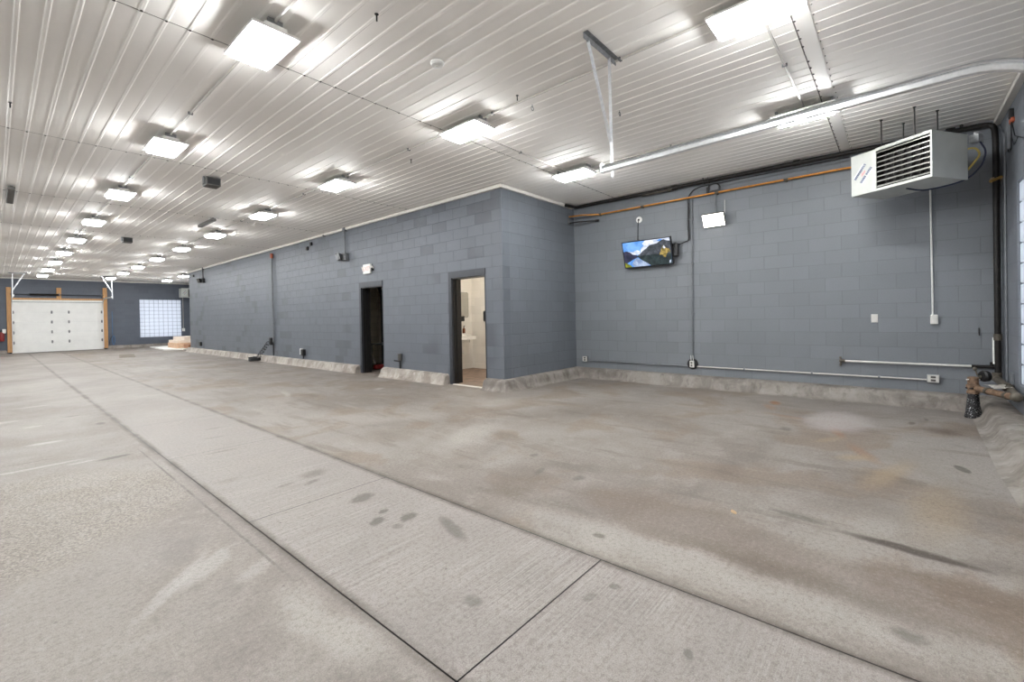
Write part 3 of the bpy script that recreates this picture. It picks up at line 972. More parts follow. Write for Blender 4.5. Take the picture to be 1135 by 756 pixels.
# ================================================================== UNIT HEATER
def unit_heater(label):
    C0 = Vector((6.86, -.315, 0)); ud = Vector((.549, .836, 0)).normalized(); nd = Vector((.836, -.549, 0)).normalized()
    Wd, Dp, z0, z1 = .896, .584, 2.785, 3.305
    ctr = C0 + ud * Wd / 2 + nd * Dp / 2
    t = thing('unit_heater', label, 'heater', (ctr.x, ctr.y, 0))
    up = Vector((0, 0, 1))
    def slab(m_, s0, s1, d0, d1, a, b, bev=0):
        m_.obox(C0 + ud * (s0 + s1) / 2 + nd * (d0 + d1) / 2 + up * (a + b) / 2, ud * (s1 - s0) / 2, nd * (d1 - d0) / 2, up * (b - a) / 2, bev)
    lo0, lo1 = .018, .592                      # louvered opening along the face
    zb, zt = z0 + .030, z1 - .030
    m_ = MB()
    slab(m_, 0, lo0, 0, Dp, z0, z1, 0)          # right cheek
    slab(m_, lo1, Wd, 0, Dp, z0, z1, .004)      # burner compartment with the plain front
    slab(m_, lo0, lo1, 0, Dp, z0, zb)           # bottom pan
    slab(m_, lo0, lo1, 0, Dp, zt, z1)           # top pan
    slab(m_, -.006, lo1, -.008, .004, z0 - .004, z0 + .022, .002)
    slab(m_, -.006, lo1, -.008, .004, z1 - .022, z1 + .004, .002)
    slab(m_, -.006, .014, -.008, .004, z0, z1, .002)
    casing = m_.build('casing', 'heater', t)
    m_ = MB(); slab(m_, lo0, lo1, .13, .15, zb, zt); slab(m_, lo1 - .005, lo1 - .001, .012, .13, zb, zt); slab(m_, lo0 + .001, lo0 + .004, .012, .13, zb, zt)
    slab(m_, lo0, lo1, .012, .13, zb + .001, zb + .004); slab(m_, lo0, lo1, .012, .13, zt - .004, zt - .001)  # thin dark slabs inside stand in for shade behind the louvers
    for q in range(6):
        s_ = lo0 + .06 + q * .09
        m_.tube([C0 + ud * s_ + nd * .10 + up * (zb + .02), C0 + ud * s_ + nd * .10 + up * (zt - .02)], .016, 8)
    m_.build('exchanger_shade_lining', 'dark', t)
    m_ = MB()
    for q in range(8):
        zc = zb + .028 + q * (zt - zb - .045) / 7
        mid = C0 + ud * (lo0 + lo1) / 2 + nd * .018 + up * zc
        dv = (nd * .8 + up * .6).normalized(); nv = ud.cross(dv)
        m_.obox(mid, ud * (lo1 - lo0) / 2, dv * .017, nv * .0014)
        m_.obox(mid - dv * .017 + up * .002, ud * (lo1 - lo0) / 2, nd * .002, up * .0045)
    m_.build('louver', 'slat', t)
    # printed badge on the burner door: two slanted lines of blue lettering round a red mark
    m_ = MB()
    org = C0 + ud * .748 + up * 3.045 - nd * .0015
    ex = (-ud * .62 + up * .78).normalized(); ey = (ud * .78 + up * .62).normalized()
    rn = random.Random(3)
    def letters(off, a, b, hgt, gap=None):
        q = a
        while q < b:
            wd = rn.uniform(.013, .019)
            if gap and gap[0] < q < gap[1]:
                q += .012; continue
            for st in range(2):
                m_.obox(org + ex * (q + st * wd * .55 + .002) + ey * off, ex * .0028, ey * hgt * .5, nd * .0007)
            m_.obox(org + ex * (q + wd * .3) + ey * (off + rn.choice((-.35, 0, .35)) * hgt), ex * wd * .32, ey * .0028, nd * .0007)
            q += wd + .004
    m_.mi = 0
    letters(.047, -.10, .095, .030)
    letters(-.047, -.10, .095, .030, (-.012, .004))
    m_.mi = 1
    m_.prism([(-.045, -.012), (.03, -.018), (.05, .004), (.015, .006), (0, .02), (-.02, .006)], org, ex, ey, -nd * .0006)
    m_.mi = 2
    m_.prism([(-.105, .066), (.1, .066), (.1, .074), (-.08, .074)], org, ex, ey, -nd * .0006)
    m_.prism([(-.105, -.066), (.1, -.066), (.08, -.074), (-.105, -.074)], org, ex, ey, -nd * .0006)
    m_.build('badge', [plain('badge_blue', (72, 84, 122), .5), plain('badge_pink', (206, 150, 148), .5), plain('badge_white', (226, 230, 232), .5)], casing)
    # back: gas valve, fan guard, hoses, cable
    bk = C0 + nd * Dp
    m_ = MB()
    m_.lathe(bk + ud * .42 + up * 3.04, [(.20, 0), (.20, .02), (.05, .06), (.02, .07)], 22, nd)
    m_.build('fan_guard', 'dark', t)
    P0 = bk + nd * .07
    m_ = MB(); m_.obox(P0 + ud * (-.04) + up * 3.245, ud * .045, nd * .045, up * .045, .006)
    m_.tube([P0 + ud * (-.04) + up * 3.29, P0 + ud * (-.04) + up * 3.32], .02, 10)
    m_.build('junction_box', 'galv', t)
    m_ = MB(); m_.bent([bk + ud * .06 + up * 3.14, bk + nd * .06 - ud * .04 + up * 3.15, bk + nd * .09 - ud * .07 + up * 3.06, bk + nd * .04 + ud * .0 + up * 2.93, bk + ud * .05 + up * 2.86], .011, .08)
    m_.build('gas_hose', 'yellow', t, True)
    m_ = MB(); m_.bent([P0 + ud * (-.07) + up * 3.21, bk + nd * .13 - ud * .10 + up * 3.1, bk + nd * .11 - ud * .08 + up * 2.95, bk + nd * .02 + up * 2.80, C0 + nd * .45 + ud * .10 + up * (z0 - .045), C0 + nd * .33 + ud * .30 + up * (z0 - .06), C0 + nd * .25 + ud * .42 + up * (z0 - .002)], .009, .1)
    m_.build('power_cable', 'blue', t, True)
    for s_, d_ in ((.19, .04), (.55, .04), (.19, .42), (.55, .42)):
        p = C0 + ud * s_ + nd * d_
        m_ = MB(); m_.tube([p + up * (z1 - .02), p + up * (H - .012)], .0065, 8)
        m_.lathe(p + up * (z1), [(.016, 0), (.016, .012)], 6); m_.lathe(p + up * (H - .022), [(.016, 0), (.016, .010)], 6)
        m_.build('hanger_rod', 'iron', t)
    return t


heater = unit_heater('gray gas unit heater hung from ceiling rods, louvers facing left')
far_heater = copy_tree(heater)
far_heater.location = (7.50, 31.25, 0)
far_heater.rotation_euler = (0, 0, math.radians(123.3))
far_heater['label'] = 'small distant unit heater at the far wall beside the glass block window'
for o in (heater, far_heater):
    o['group'] = 'unit heaters'

# ================================================================== BACK WALL: pipes
t = thing('gas_pipe', 'black iron gas pipe along the top of the back wall, turning down at right corner', 'pipe', (8.16, 2, 3.5))
MB().bent([(7.80, 5.19, 3.60), (8.15, 5.16, 3.612), (8.15, -.935, 3.595), (8.11, -.945, 3.40), (8.11, -.945, .44)], .031, .09, 14).build('pipe_run', 'iron', t, True)
for y_ in (3.05, 1.15, -.55):
    m_ = MB(); m_.tube([(8.15, y_ - .045, 3.604), (8.15, y_ + .045, 3.604)], .041, 14)
    m_.build('coupling', 'iron', t, True)
for y_ in (3.02,):
    m_ = MB(); m_.tube([(8.10, y_ + .06, 3.575), (8.10, y_ + .62, 3.56)], .014, 10); m_.box(8.085, 8.16, y_ + .10, y_ + .14, 3.55, 3.60)
    m_.build('branch_pipe', 'ironw', t)
MB().box(8.085, 8.225, -1.0 + .005, -.90, 2.885, 2.915).build('pipe_clamp', 'tanp', t)
m_ = MB(); m_.tube([(8.04, -.89, 2.86), (8.10, -.99, 2.91)], .018, 10); m_.build('clamp_bolt', 'brass', t)
m_ = MB(); m_.tube([(8.11, -.945, .98), (8.11, -.945, .90)], .038, 12); m_.build('coupling', 'ironw', t, True)

t = thing('pipe_hanger', 'thin black pipe hanger rod at ceiling, right of the heater', 'hanger', (8.15, -.62, 3.6))
MB().tube([(8.13, -.65, H - .012), (8.13, -.65, 3.63)], .008, 8).tube([(8.13, -.65, 3.655), (8.13, -.65, 3.625)], .018, 8).build('rod', 'iron', t)
t = thing('pipe_hanger', 'pair of thin black hanger rods at ceiling above the flood light', 'hanger', (8.15, 2.5, 3.6))
for y_ in (2.52, 2.44):
    MB().tube([(8.06, y_, H - .012), (8.06, y_, 3.57), (8.15, y_, 3.565)], .0075, 8).build('rod', 'iron', t)

t = thing('copper_pipe', 'thin orange copper pipe running along the upper back wall to the heater', 'pipe', (8.17, 3, 3.38))
MB().bent([(8.02, 5.262, 3.405), (8.03, 4.95, 3.395), (8.17, 4.62, 3.375), (8.17, .55, 3.385), (8.12, .36, 3.36), (8.00, .26, 3.30)], .0165, .05, 10).build('pipe_run', 'copper', t, True)
for y_ in (4.6, 3.68, 2.33, 1.3):
    m_ = MB(); m_.tube([(8.17, y_ - .03, 3.38), (8.17, y_ + .03, 3.38)], .021, 10); m_.box(8.16, XR - .002, y_ - .012, y_ + .012, 3.352, 3.364)
    m_.build('pipe_strap', 'ironw', t)
t = thing('pipe_stub', 'short black capped pipe under the copper pipe at the inner wall corner', 'pipe', (8.1, 5.0, 3.26))
MB().bent([(8.03, 5.262, 3.272), (8.04, 5.1, 3.27), (8.17, 4.66, 3.262)], .014, .05, 10).build('tube', 'iron', t, True)
m_ = MB(); m_.tube([(8.16, 4.70, 3.263), (8.175, 4.63, 3.261)], .022, 10); m_.tube([(8.17, 4.65, 3.262), (8.17, 4.65, 3.235)], .012, 8)
m_.build('cap', 'iron', t)
m_ = MB(); m_.box(7.99, 8.02, PY - .028, PY - .002, 3.23, 3.46); m_.build('backing_strap', 'galvd', t)

# vertical conduit with bundled cable, low conduit and outlets
t = thing('wall_conduit', 'tall gray conduit dropping down the back wall right of the television', 'conduit', (8.21, 2.8, 0))
MB().bent([(8.212, 2.765, 3.40), (8.212, 2.795, .50)], .012, .05, 8).build('tube', 'conduit_g', t)
for z_ in (3.0, 2.2, 1.3):
    MB().box(8.205, XR - .002, 2.75, 2.82, z_ - .01, z_ + .01).build('strap', 'conduit_g', t)
t = thing('power_cord', 'black cord bundle from the television up beside the conduit to the ceiling', 'cord', (8.2, 2.8, 2.5))
pts = [(8.13, 3.06, 2.585), (8.17, 2.98, 2.565), (8.19, 2.90, 2.60), (8.205, 2.835, 2.62), (8.21, 2.828, 2.75), (8.208, 2.835, 2.95), (8.21, 2.815, 3.15), (8.208, 2.83, 3.3), (8.206, 2.82, 3.42), (8.212, 2.74, 3.51), (8.212, 2.62, 3.548), (8.212, 2.2, 3.548), (8.212, 1.4, 3.548), (8.212, .5, 3.55)]
MB().bent(pts, .009, .05, 8).build('cord', 'black', t, True)
MB().bent([(8.218, 2.62, 3.49), (8.218, 1.4, 3.495), (8.218, .5, 3.50)], .006, .05, 6).build('thin_cable', 'conduit_g', t)
MB().tube([(8.212, 2.832, 2.62), (8.212, 2.828, 2.68), (8.212, 2.835, 3.0), (8.212, 2.825, 3.3)], [.012, .016, .015, .011], 8).build('cord_wrap', 'black', t, True)

def outlet(name, label, p, ax, w_, h_, d_, boxm, platem, grp=None, cat='outlet', slots=True):
    """surface electrical box on a wall; ax = outward normal of the wall"""
    p = Vector(p); ax = Vector(ax); sd = Vector((0, 0, 1)).cross(ax).normalized(); up = Vector((0, 0, 1))
    t = thing(name, label, cat, p, grp)
    MB().obox(p + ax * d_ / 2, ax * d_ / 2, sd * w_ / 2, up * h_ / 2, min(.006, d_ * .3)).build('box', boxm, t)
    plate = MB().obox(p + ax * (d_ + .003), ax * .003, sd * w_ * .46, up * h_ * .46, .002).build('cover_plate', platem, t)
    if slots:
        m_ = MB()
        for s_ in (-1, 1):
            m_.obox(p + ax * (d_ + .0075) + up * h_ * .2 * s_, ax * .0022, sd * w_ * .2, up * h_ * .13, .001)
        m_.build('socket', 'gray' if platem != 'gray' else 'white', plate)
    return t


NX = (-1, 0, 0)
XW = XR - .001
outlet('wall_outlet', 'steel outlet box at the left end of the low conduit, by the inner corner', (XW, 5.03, .385), NX, .115, .115, .05, 'galvd', 'offw', 'outlets along the low conduit')
outlet('wall_outlet', 'steel double outlet box at the right end of the low conduit', (XW, -.36, .372), NX, .125, .105, .055, 'galv', 'offw', 'outlets along the low conduit')
t = outlet('wall_outlet', 'white outlet in a round black mount below the tall conduit', (XR - .035, 2.80, .395), NX, .075, .118, .03, 'white', 'offw')
m_ = MB(); m_.lathe((XW, 2.80, .395), [(.095, 0), (.098, .012), (.09, .03), (.06, .034)], 24, NX); m_.build('round_mount', 'black', t, True)
m_ = MB(); m_.tube([(8.20, 2.82, .46), (8.205, 2.825, .55)], .006, 6); m_.tube([(8.20, 2.78, .46), (8.205, 2.79, .55)], .006, 6); m_.build('lead', 'white', t)
t = thing('wall_conduit', 'thin gray conduit running low along the back wall between the outlet boxes', 'conduit', (8.21, 2, .35))
MB().tube([(8.214, 4.98, .353), (8.214, 2.88, .352)], .0115, 8).build('tube', 'conduit_g', t)
MB().tube([(8.214, 2.72, .352), (8.214, -.30, .350)], .0115, 8).build('tube', 'conduit', t)
for y_ in (4.2, 3.45, 1.95, 1.0, .2):
    MB().box(8.20, XR - .002, y_ - .012, y_ + .012, .332, .372).build('strap', 'conduit_g', t)
t = thing('water_pipe', 'horizontal white water pipe low on the back wall with small spigot', 'pipe', (8.2, 0, .56))
MB().bent([(8.195, .60, .562), (8.195, -.74, .560)], .015, .05, 10).build('tube', 'offw', t)
MB().tube([(8.195, -.72, .56), (8.195, -.93, .56)], .020, 10).tube([(8.195, -.90, .575), (8.195, -.90, .62)], .016, 8).build('shutoff_fitting', 'iron', t)
m_ = MB(); m_.tube([(8.195, .585, .562), (8.195, .655, .564)], .022, 10); m_.tube([(8.195, .635, .56), (8.175, .64, .49)], .014, 8); m_.tube([(8.195, .63, .585), (8.18, .64, .61)], .008, 6); m_.ball((8.178, .64, .612), .016)
m_.build('spigot', 'ironw', t)
MB().tube([(8.19, -.925, .60), (8.19, -.925, .93)], .019, 10).build('white_sleeve', 'white', t)
t = outlet('light_switch', 'white blank wall plate alone on the back wall', (XW, .242, 1.185), NX, .075, .118, .006, 'white', 'offw', None, 'wall plate', False)
MB().obox((XW - .0155, .242, 1.185), (.003, 0, 0), (0, .008, 0), (0, 0, .012)).build('toggle', 'offw', t)
t = outlet('switch_box', 'white raised switch box below the heater at the end of thin conduit', (XW, -.378, 1.165), NX, .075, .125, .045, 'white', 'offw', None, 'switch box', False)
MB().tube([(8.214, -.366, 1.225), (8.214, -.355, 3.0)], .0105, 8).build('conduit', 'white', t)

# television
t = thing('wall_television', 'flat screen television on back wall showing a mountain lake', 'television', (8.05, 3.55, 2.45))
o0 = Vector((8.12, 4.035, 2.215)); eu = Vector((0, -.955, 0)); ev = Vector((-.14, 0, .485)); nn = Vector((-.96, 0, -.277)).normalized()
m_ = MB()
m_.obox(o0 + eu / 2 + ev / 2 - nn * .025, eu / 2 * 1.012, ev / 2 * 1.02, nn * .024, .006)
m_.build('case', 'tv', t)
def scr(name, c1, c2, sc, st=0.26):
    q = NT(name)
    nz = q.noise(q.obj(), sc, 5, .65)
    cc = q.mix(q.ramp(nz.outputs[0], .35, .65), srgb(*c1), srgb(*c2))
    q.b.inputs['Base Color'].default_value = (.01, .01, .01, 1)
    q.l(cc, q.b.inputs['Emission Color']); q.b.inputs['Emission Strength'].default_value = st
    q.b.inputs['Roughness'].default_value = .2
    return q.m
SM = [scr('screen_sky', (70, 130, 205), (120, 170, 225), 5), scr('screen_cloud', (170, 180, 200), (228, 232, 240), 10),
      scr('screen_left_hill', (22, 30, 52), (52, 52, 78), 14), scr('screen_mountain', (40, 48, 52), (84, 88, 98), 11),
      scr('screen_dark_water', (20, 32, 36), (44, 60, 62), 12), scr('screen_bright_water', (112, 132, 168), (176, 190, 214), 12),
      scr('screen_gold', (92, 84, 40), (176, 150, 84), 18), scr('screen_green', (70, 84, 24), (140, 140, 40), 16), scr('screen_border', (10, 12, 16), (14, 16, 20), 5)]
m_ = MB()
def poly(mi, lay, pts):
    m_.mi = mi
    m_.face([m_.bm.verts.new(o0 + eu * (a * .97 + .015) + ev * (b * .95 + .025) + nn * (.0008 + .0005 * lay)) for a, b in pts])
poly(0, 0, [(0, 0), (1, 0), (1, 1), (0, 1)])
poly(1, 1, [(0, .56), (.10, .64), (.2, .60), (.3, .66), (.36, .62), (.36, .48), (.0, .48)])
poly(1, 1, [(.36, .50), (.40, .72), (.46, .80), (.43, .90), (.5, 1), (1, 1), (1, .6), (.6, .5)])
poly(0, 2, [(.73, .93), (.80, .99), (.86, .98), (.80, .90)])
poly(2, 2, [(0, .64), (.07, .66), (.14, .60), (.20, .50), (.28, .46), (.34, .40), (.20, .30), (.0, .12)])
poly(3, 2, [(.28, .42), (.36, .50), (.42, .60), (.50, .68), (.58, .80), (.66, .82), (.74, .84), (.82, .93), (.88, .96), (.93, .90), (1, .88), (1, .3), (.5, .34)])
poly(4, 3, [(.28, .42), (.6, .42), (1, .40), (1, 0), (.56, 0), (.44, .16), (.35, .30)])
poly(5, 3, [(.27, .36), (.32, .33), (.40, .22), (.50, .12), (.55, .02), (.50, 0), (.2, 0), (.16, .12), (.20, .24)])
poly(6, 4, [(.76, .38), (.80, .56), (.84, .70), (.87, .74), (.91, .62), (.97, .58), (.985, .48), (.92, .42), (.88, .26), (.84, .30), (.82, .38)])
poly(1, 5, [(.845, .66), (.87, .73), (.90, .64), (.875, .60)])
poly(7, 4, [(0, 0), (0, .20), (.06, .15), (.12, .08), (.15, 0)])
poly(1, 5, [(.945, .03), (.975, .05), (.985, .16), (.95, .13)])
m_.build('screen', SM, t)
m_ = MB(); m_.obox((8.17, 3.53, 2.46), (.055, 0, 0), (0, .18, 0), (0, 0, .14)); m_.build('wall_bracket', 'black', t)
m_ = MB(); m_.obox((8.155, 3.055, 2.47), (.05, 0, 0), (0, .055, 0), (0, 0, .115), .01); m_.build('adapter_box', 'black', t)
t = thing('round_wall_plate', 'round white cable plate with black hole above the television', 'wall plate', (XW, 3.78, 3.145))
plate = MB().lathe((XW, 3.78, 3.145), [(.062, 0), (.062, .004), (.05, .009), (.02, .010)], 24, NX).build('plate', 'white', t, True)
MB().lathe((XW - .009, 3.785, 3.145), [(.02, 0), (.02, .004), (.012, .005)], 14, NX).build('hole_cap', 'black', plate)
MB().bent([(XW - .012, 3.785, 3.135), (XW - .012, 3.80, 3.05), (XW - .015, 3.81, 2.74), (8.16, 3.81, 2.62)], .008, .03, 6).build('cable', 'black', t)

# flood light on the wall
t = thing('flood_light', 'lit white square flood light on the back wall right of television', 'flood light', (8.15, 2.37, 2.9))
fo = Vector((8.10, 2.37, 2.90)); fx = Vector((0, -.168, 0)); fz = Vector((-.055, 0, .093)); fn = Vector((-.86, 0, -.51)).normalized()
MB().obox(fo + fn * .004, fx, fz, fn * .006, .003).build('lens', 'flood', t)
MB().obox(fo - fn * .032, fx * 1.05, fz * 1.08, fn * .030, .008).build('housing', 'gray', t)
MB().obox((8.185, 2.37, 2.90), (.048, 0, 0), (0, .06, 0), (0, 0, .05), .006).build('mounting_box', 'conduit_g', t)
MB().tube([(8.205, 2.365, 2.94), (8.205, 2.365, 3.44)], .014, 8).build('conduit', 'conduit_g', t)
MB().bent([(8.17, 2.25, 2.98), (8.20, 2.215, 3.02), (8.205, 2.213, 3.24)], .006, .04, 6).build('white_wire', 'white', t)
MB().box(8.17, 8.194, 2.30, 2.43, 3.43, 3.53, .006).build('junction_box', 'conduit_g', t)
MB().bent([(8.165, 2.475, 3.44), (8.165, 2.46, 3.525), (8.165, 2.33, 3.545), (8.165, 2.275, 3.48), (8.165, 2.275, 3.415)], .012, .05, 8).build('black_lead', 'black', t)
MB().box(8.15, 8.185, 2.455, 2.495, 3.40, 3.50, .006).build('plug', 'black', t)

# ================================================================== RIGHT CORNER: drain, pipes, wires
t = thing('drain_standpipe', 'black speckled drain boot with rusty iron valve in the right corner', 'standpipe', (7.6, -.68, 0))
B0 = Vector((7.6, -.68, 0))
m_ = MB(); m_.lathe(B0, [(.078, -.002), (.080, .012), (.072, .05), (.058, .16), (.050, .28), (.047, .30)], 24); m_.build('boot', 'speck', t, True)
m_ = MB(); m_.lathe(B0 + Vector((.045, -.075, 0)), [(.055, -.002), (.05, .02), (.03, .035)], 16); m_.build('clamp_block', 'black', t, True)
m_ = MB(); m_.lathe(B0 + Vector((0, 0, .29)), [(.058, 0), (.058, .03), (.05, .035), (.05, .05), (.062, .055), (.062, .10), (.05, .11), (.05, .19), (.03, .20)], 20); m_.build('valve_body', 'rust', t, True)
m_ = MB(); m_.lathe(B0 + Vector((0, 0, .345)), [(.066, 0), (.07, .005), (.07, .015), (.066, .02)], 6); m_.build('flange', 'iron', t)
m_ = MB(); m_.bent([B0 + Vector((0, 0, .36)), (7.52, -.73, .355), (7.22, -.86, .352), (6.95, -.935, .365)], .036, .05, 12); m_.build('outlet_pipe', 'rust', t, True)
m_ = MB(); m_.tube([(7.42, -.775, .354), (7.38, -.79, .353)], .043, 12); m_.build('coupling', 'ironw', t, True)
m_ = MB(); m_.tube([(7.12, -.888, .356), (7.08, -.897, .358)], .043, 12); m_.build('coupling', 'ironw', t, True)
m_ = MB(); m_.lathe(Vector((7.62, -.78, .50)), [(.02, -.035), (.05, -.035), (.065, -.02), (.065, .02), (.05, .035), (.02, .035)], 16, (.6, -.8, 0)); m_.build('handwheel', 'black', t, True)
m_ = MB(); m_.tube([(7.6, -.70, .46), (7.62, -.76, .50)], .018, 10); m_.ball((7.64, -.70, .58), .022); m_.tube([(7.62, -.72, .50), (7.64, -.70, .58)], .008, 6); m_.build('valve_stem', 'ironw', t)
m_ = MB(); m_.tube([(7.56, -.62, .455), (7.62, -.74, .462)], .007, 6); m_.build('lever', 'white', t)
t = thing('floor_pipe', 'weathered iron pipe leaving the wall pipe and joining the drain valve at right corner', 'pipe', (7.5, -.95, .4))
m_ = MB(); m_.bent([(8.11, -.93, .43), (8.02, -.935, .415), (7.3, -.945, .39), (6.95, -.94, .37)], .040, .08, 12); m_.build('pipe_run', 'ironw', t, True)
m_ = MB(); m_.tube([(8.11, -.935, .50), (8.11, -.935, .40)], .046, 12); m_.build('elbow_fitting', 'ironw', t, True)
m_ = MB(); m_.tube([(7.55, -.943, .40), (7.45, -.944, .396)], .050, 12); m_.build('coupling', 'ironw', t, True)
m_ = MB(); m_.ball((6.95, -.938, .368), .052); m_.build('elbow_fitting', 'ironw', t, True)
t = tag(MB().build('paper_rag', 'cloth'), 'pale crumpled sheet draped on the pipes in the right corner', 'rag')
bm_ = bmesh.new()
rn = random.Random(5)
NG = 9
gv = [[bm_.verts.new((7.50 - .30 * i / NG + .04 * j / NG, -.755 - .15 * j / NG - .05 * i / NG, .425 + .05 * math.sin(i * .9) * (j / NG) * .4 + rn.uniform(-.006, .006) - .03 * abs(i / NG - .5))) for j in range(NG + 1)] for i in range(NG + 1)]
for i in range(NG):
    for j in range(NG):
        bm_.faces.new((gv[i][j], gv[i + 1][j], gv[i + 1][j + 1], gv[i][j + 1]))
bmesh.ops.solidify(bm_, geom=bm_.faces[:], thickness=.006)
bm_.to_mesh(t.data); bm_.free()

t = thing('wire_box', 'thin gray conduit cover with dangling wires high on the right wall', 'conduit', (7.5, YN, 3.2))
MB().box(7.52, 7.66, YN + .001, YN + .035, 3.10, 3.45, .004).build('cover', 'conduit_g', t)
MB().box(7.36, 7.41, YN + .001, YN + .04, 3.40, 3.50, .005).build('connector', 'black', t)
MB().box(7.33, 7.44, YN + .001, YN + .03, 3.345, 3.395, .005).build('clamp', 'orange', t)
MB().bent([(7.385, YN + .02, 3.40), (7.39, YN + .02, 3.2), (7.40, YN + .02, 3.06), (7.55, YN + .02, 3.06), (7.58, YN + .02, 3.1)], .006, .04, 6).build('wire', 'black', t)
MB().bent([(7.37, YN + .02, 3.36), (7.2, YN + .02, 3.15), (7.0, YN + .02, 3.08), (6.7, YN + .02, 2.98)], .005, .04, 6).build('wire', 'black', t)
MB().bent([(7.385, YN + .02, 3.2), (7.25, YN + .02, 3.06), (7.05, YN + .02, 3.09)], .004, .04, 6).build('wire', 'black', t)
t = thing('corner_conduit', 'thin gray conduit up the right wall beside the corner pipe', 'conduit', (8.0, YN, 1))
MB().bent([(7.86, YN + .012, .22), (7.86, YN + .012, 3.35), (8.12, YN + .012, 3.52)], .010, .06, 8).build('tube', 'conduit_g', t)
MB().box(7.84, 7.88, YN + .001, YN + .024, 1.0, 1.03).build('strap', 'conduit_g', t)
t = thing('wall_tab', 'small gray block tab low on the right wall, nearer the corner', 'bracket', (7.55, YN, .5), 'gray tabs on the right wall')
MB().box(7.50, 7.60, YN + .001, YN + .03, .43, .56, .005).build('tab', 'conduit_g', t)
tag(MB().box(8.222, XW, -.80, -.79, .97, 1.05).tube([(8.22, -.795, .97), (8.19, -.795, .96)], .006, 6).build('wall_hook', 'iron'), 'small dark hook on back wall left of the corner pipe', 'hook')

# ================================================================== PARTITION WALL ITEMS
XP = PX + .001 - .002
def emergency(name, label, y, z, ztop, dark=False):
    t = thing(name, label, 'emergency light', (PX - .03, y, z), 'lights on drop conduits')
    MB().tube([(PX - .045, y, ztop), (PX - .045, y, z + .07)], .020, 8).build('drop_conduit', 'conduit_g' if not dark else 'black', t)
    MB().box(PX - .075, XP, y - .05, y + .05, ztop - .10, ztop - .012, .004).build('ceiling_box', 'conduit_g' if not dark else 'black', t)
    MB().box(PX - .10, XP, y - .13, y + .11, z - .10, z + .08, .008).build('body', 'galvd' if not dark else 'black', t)
    c = Vector((PX - .14, y + .12, z - .005)); n_ = Vector((-.72, .62, -.25)).normalized()
    sd = Vector((0, 0, 1)).cross(n_).normalized(); up = n_.cross(sd)
    m_ = MB(); m_.obox(c, n_ * .05, sd * .12, up * .085, .012); head = m_.build('lamp_head', 'galvd' if not dark else 'gray', t)
    m_ = MB(); m_.obox(c + n_ * .051, n_ * .004, sd * .10, up * .066); m_.build('lens', 'galv', head)
    return t


emergency('emergency_light', 'white emergency light on a drop conduit left of the exit sign', 10.58, 2.91, H - .012)
emergency('security_camera', 'dark lamp on a drop conduit near the far end of the partition', 22.3, 3.10, H - .012, True)
t = thing('exit_sign', 'white exit sign with two side lamps above the first doorway', 'exit sign', (PX, 9.57, 2.5))
sign = MB().box(PX - .05, XP, 9.42, 9.74, 2.40, 2.63, .010).build('housing', 'white', t)
tx = bpy.data.curves.new('exit_text', 'FONT'); tx.body = 'EXIT'; tx.size = .15; tx.extrude = .0015; tx.align_x = 'CENTER'; tx.align_y = 'CENTER'
to = bpy.data.objects.new('exit_text', tx); COL.objects.link(to)
dg = bpy.context.evaluated_depsgraph_get()
me = bpy.data.meshes.new_from_object(to.evaluated_get(dg))
bpy.data.objects.remove(to)
me.materials.append(plain('exit_letter_red', (222, 182, 176), .5))
lo = bpy.data.objects.new('lettering', me); COL.objects.link(lo); lo.parent = sign
# text x runs toward -Y, text y runs up, facing -X
lo.matrix_local = Matrix(((0, 0, -1, -.052), (-1, 0, 0, .01), (0, 1, 0, .015), (0, 0, 0, 1)))
for sy in (-1, 1):
    m_ = MB(); c = Vector((PX - .04, 9.58 + sy * .20, 2.53)); m_.lathe(c, [(.02, -.05), (.045, -.04), (.052, .0), (.048, .012)], 14, (-.8, sy * .5, -.2)); m_.build('side_lamp', 'white' if sy > 0 else 'offw', t, True)
MB().box(PX - .055, XP, 9.345, 9.41, 2.46, 2.53, .006).build('lamp_bracket', 'black', t)

for (y, z, s_, lab) in ((12.44, 3.46, .045, 'upper of two small black boxes high on the partition'), (12.68, 3.36, .05, 'lower of two small black boxes high on the partition'),
                        (23.75, 3.40, .05, 'small black box high at the far end of partition'), (11.68, 3.59, .03, 'tiny dark knob high on the partition left of emergency light')):
    t = thing('wall_sensor', lab, 'sensor', (PX, y, z))
    MB().box(PX - .05, XP, y - s_, y + s_, z - s_, z + s_, .006).build('body', 'black' if s_ > .03 else 'gray', t)
    MB().lathe((PX - .05, y, z), [(s_ * .5, 0), (s_ * .5, .012), (s_ * .3, .014)], 12, NX).build('eye', 'gray', t)

t = thing('hose_reel_pipe', 'tall thin dark pipe on the partition with a coiled black hose at floor', 'pipe', (PX - .05, 15.1, 0))
MB().tube([(PX - .05, 15.11, .64), (PX - .05, 15.11, 3.42)], .026, 8).build('pipe', 'conduit_g', t)
MB().tube([(PX - .05, 15.11, 3.32), (PX - .05, 15.11, 3.47)], .045, 8).build('top_fitting', 'orange', t)
MB().box(PX - .10, XP, 15.22, 15.34, .55, .78, .01).build('valve', 'black', t)
MB().tube([(PX - .05, 15.12, .6), (PX - .05, 15.12, .21)], .018, 8).build('lower_pipe', 'iron', t)
pts = []
for q in range(241):
    s_ = q / 240
    ax = Vector((PX - .12 - .12 * s_, 15.33 + .95 * s_, .62 - .55 * min(1, s_ * 1.35) + .0))
    rr = .05 + .03 * s_
    pts.append(ax + Vector((.045 * math.cos(q * .26), rr * math.sin(q * .26) * .6, max(-.03, rr * math.sin(q * .26)))))
MB().tube(pts, .011, 6).build('coiled_hose', 'black', t, True)
pts = [Vector((PX - .25 + .16 * math.cos(q * .35), 16.15 + .26 * math.sin(q * .35) + .0, .022 + .0012 * q)) for q in range(80)]
MB().tube(pts, .018, 6).build('floor_coil', 'black', t, True)

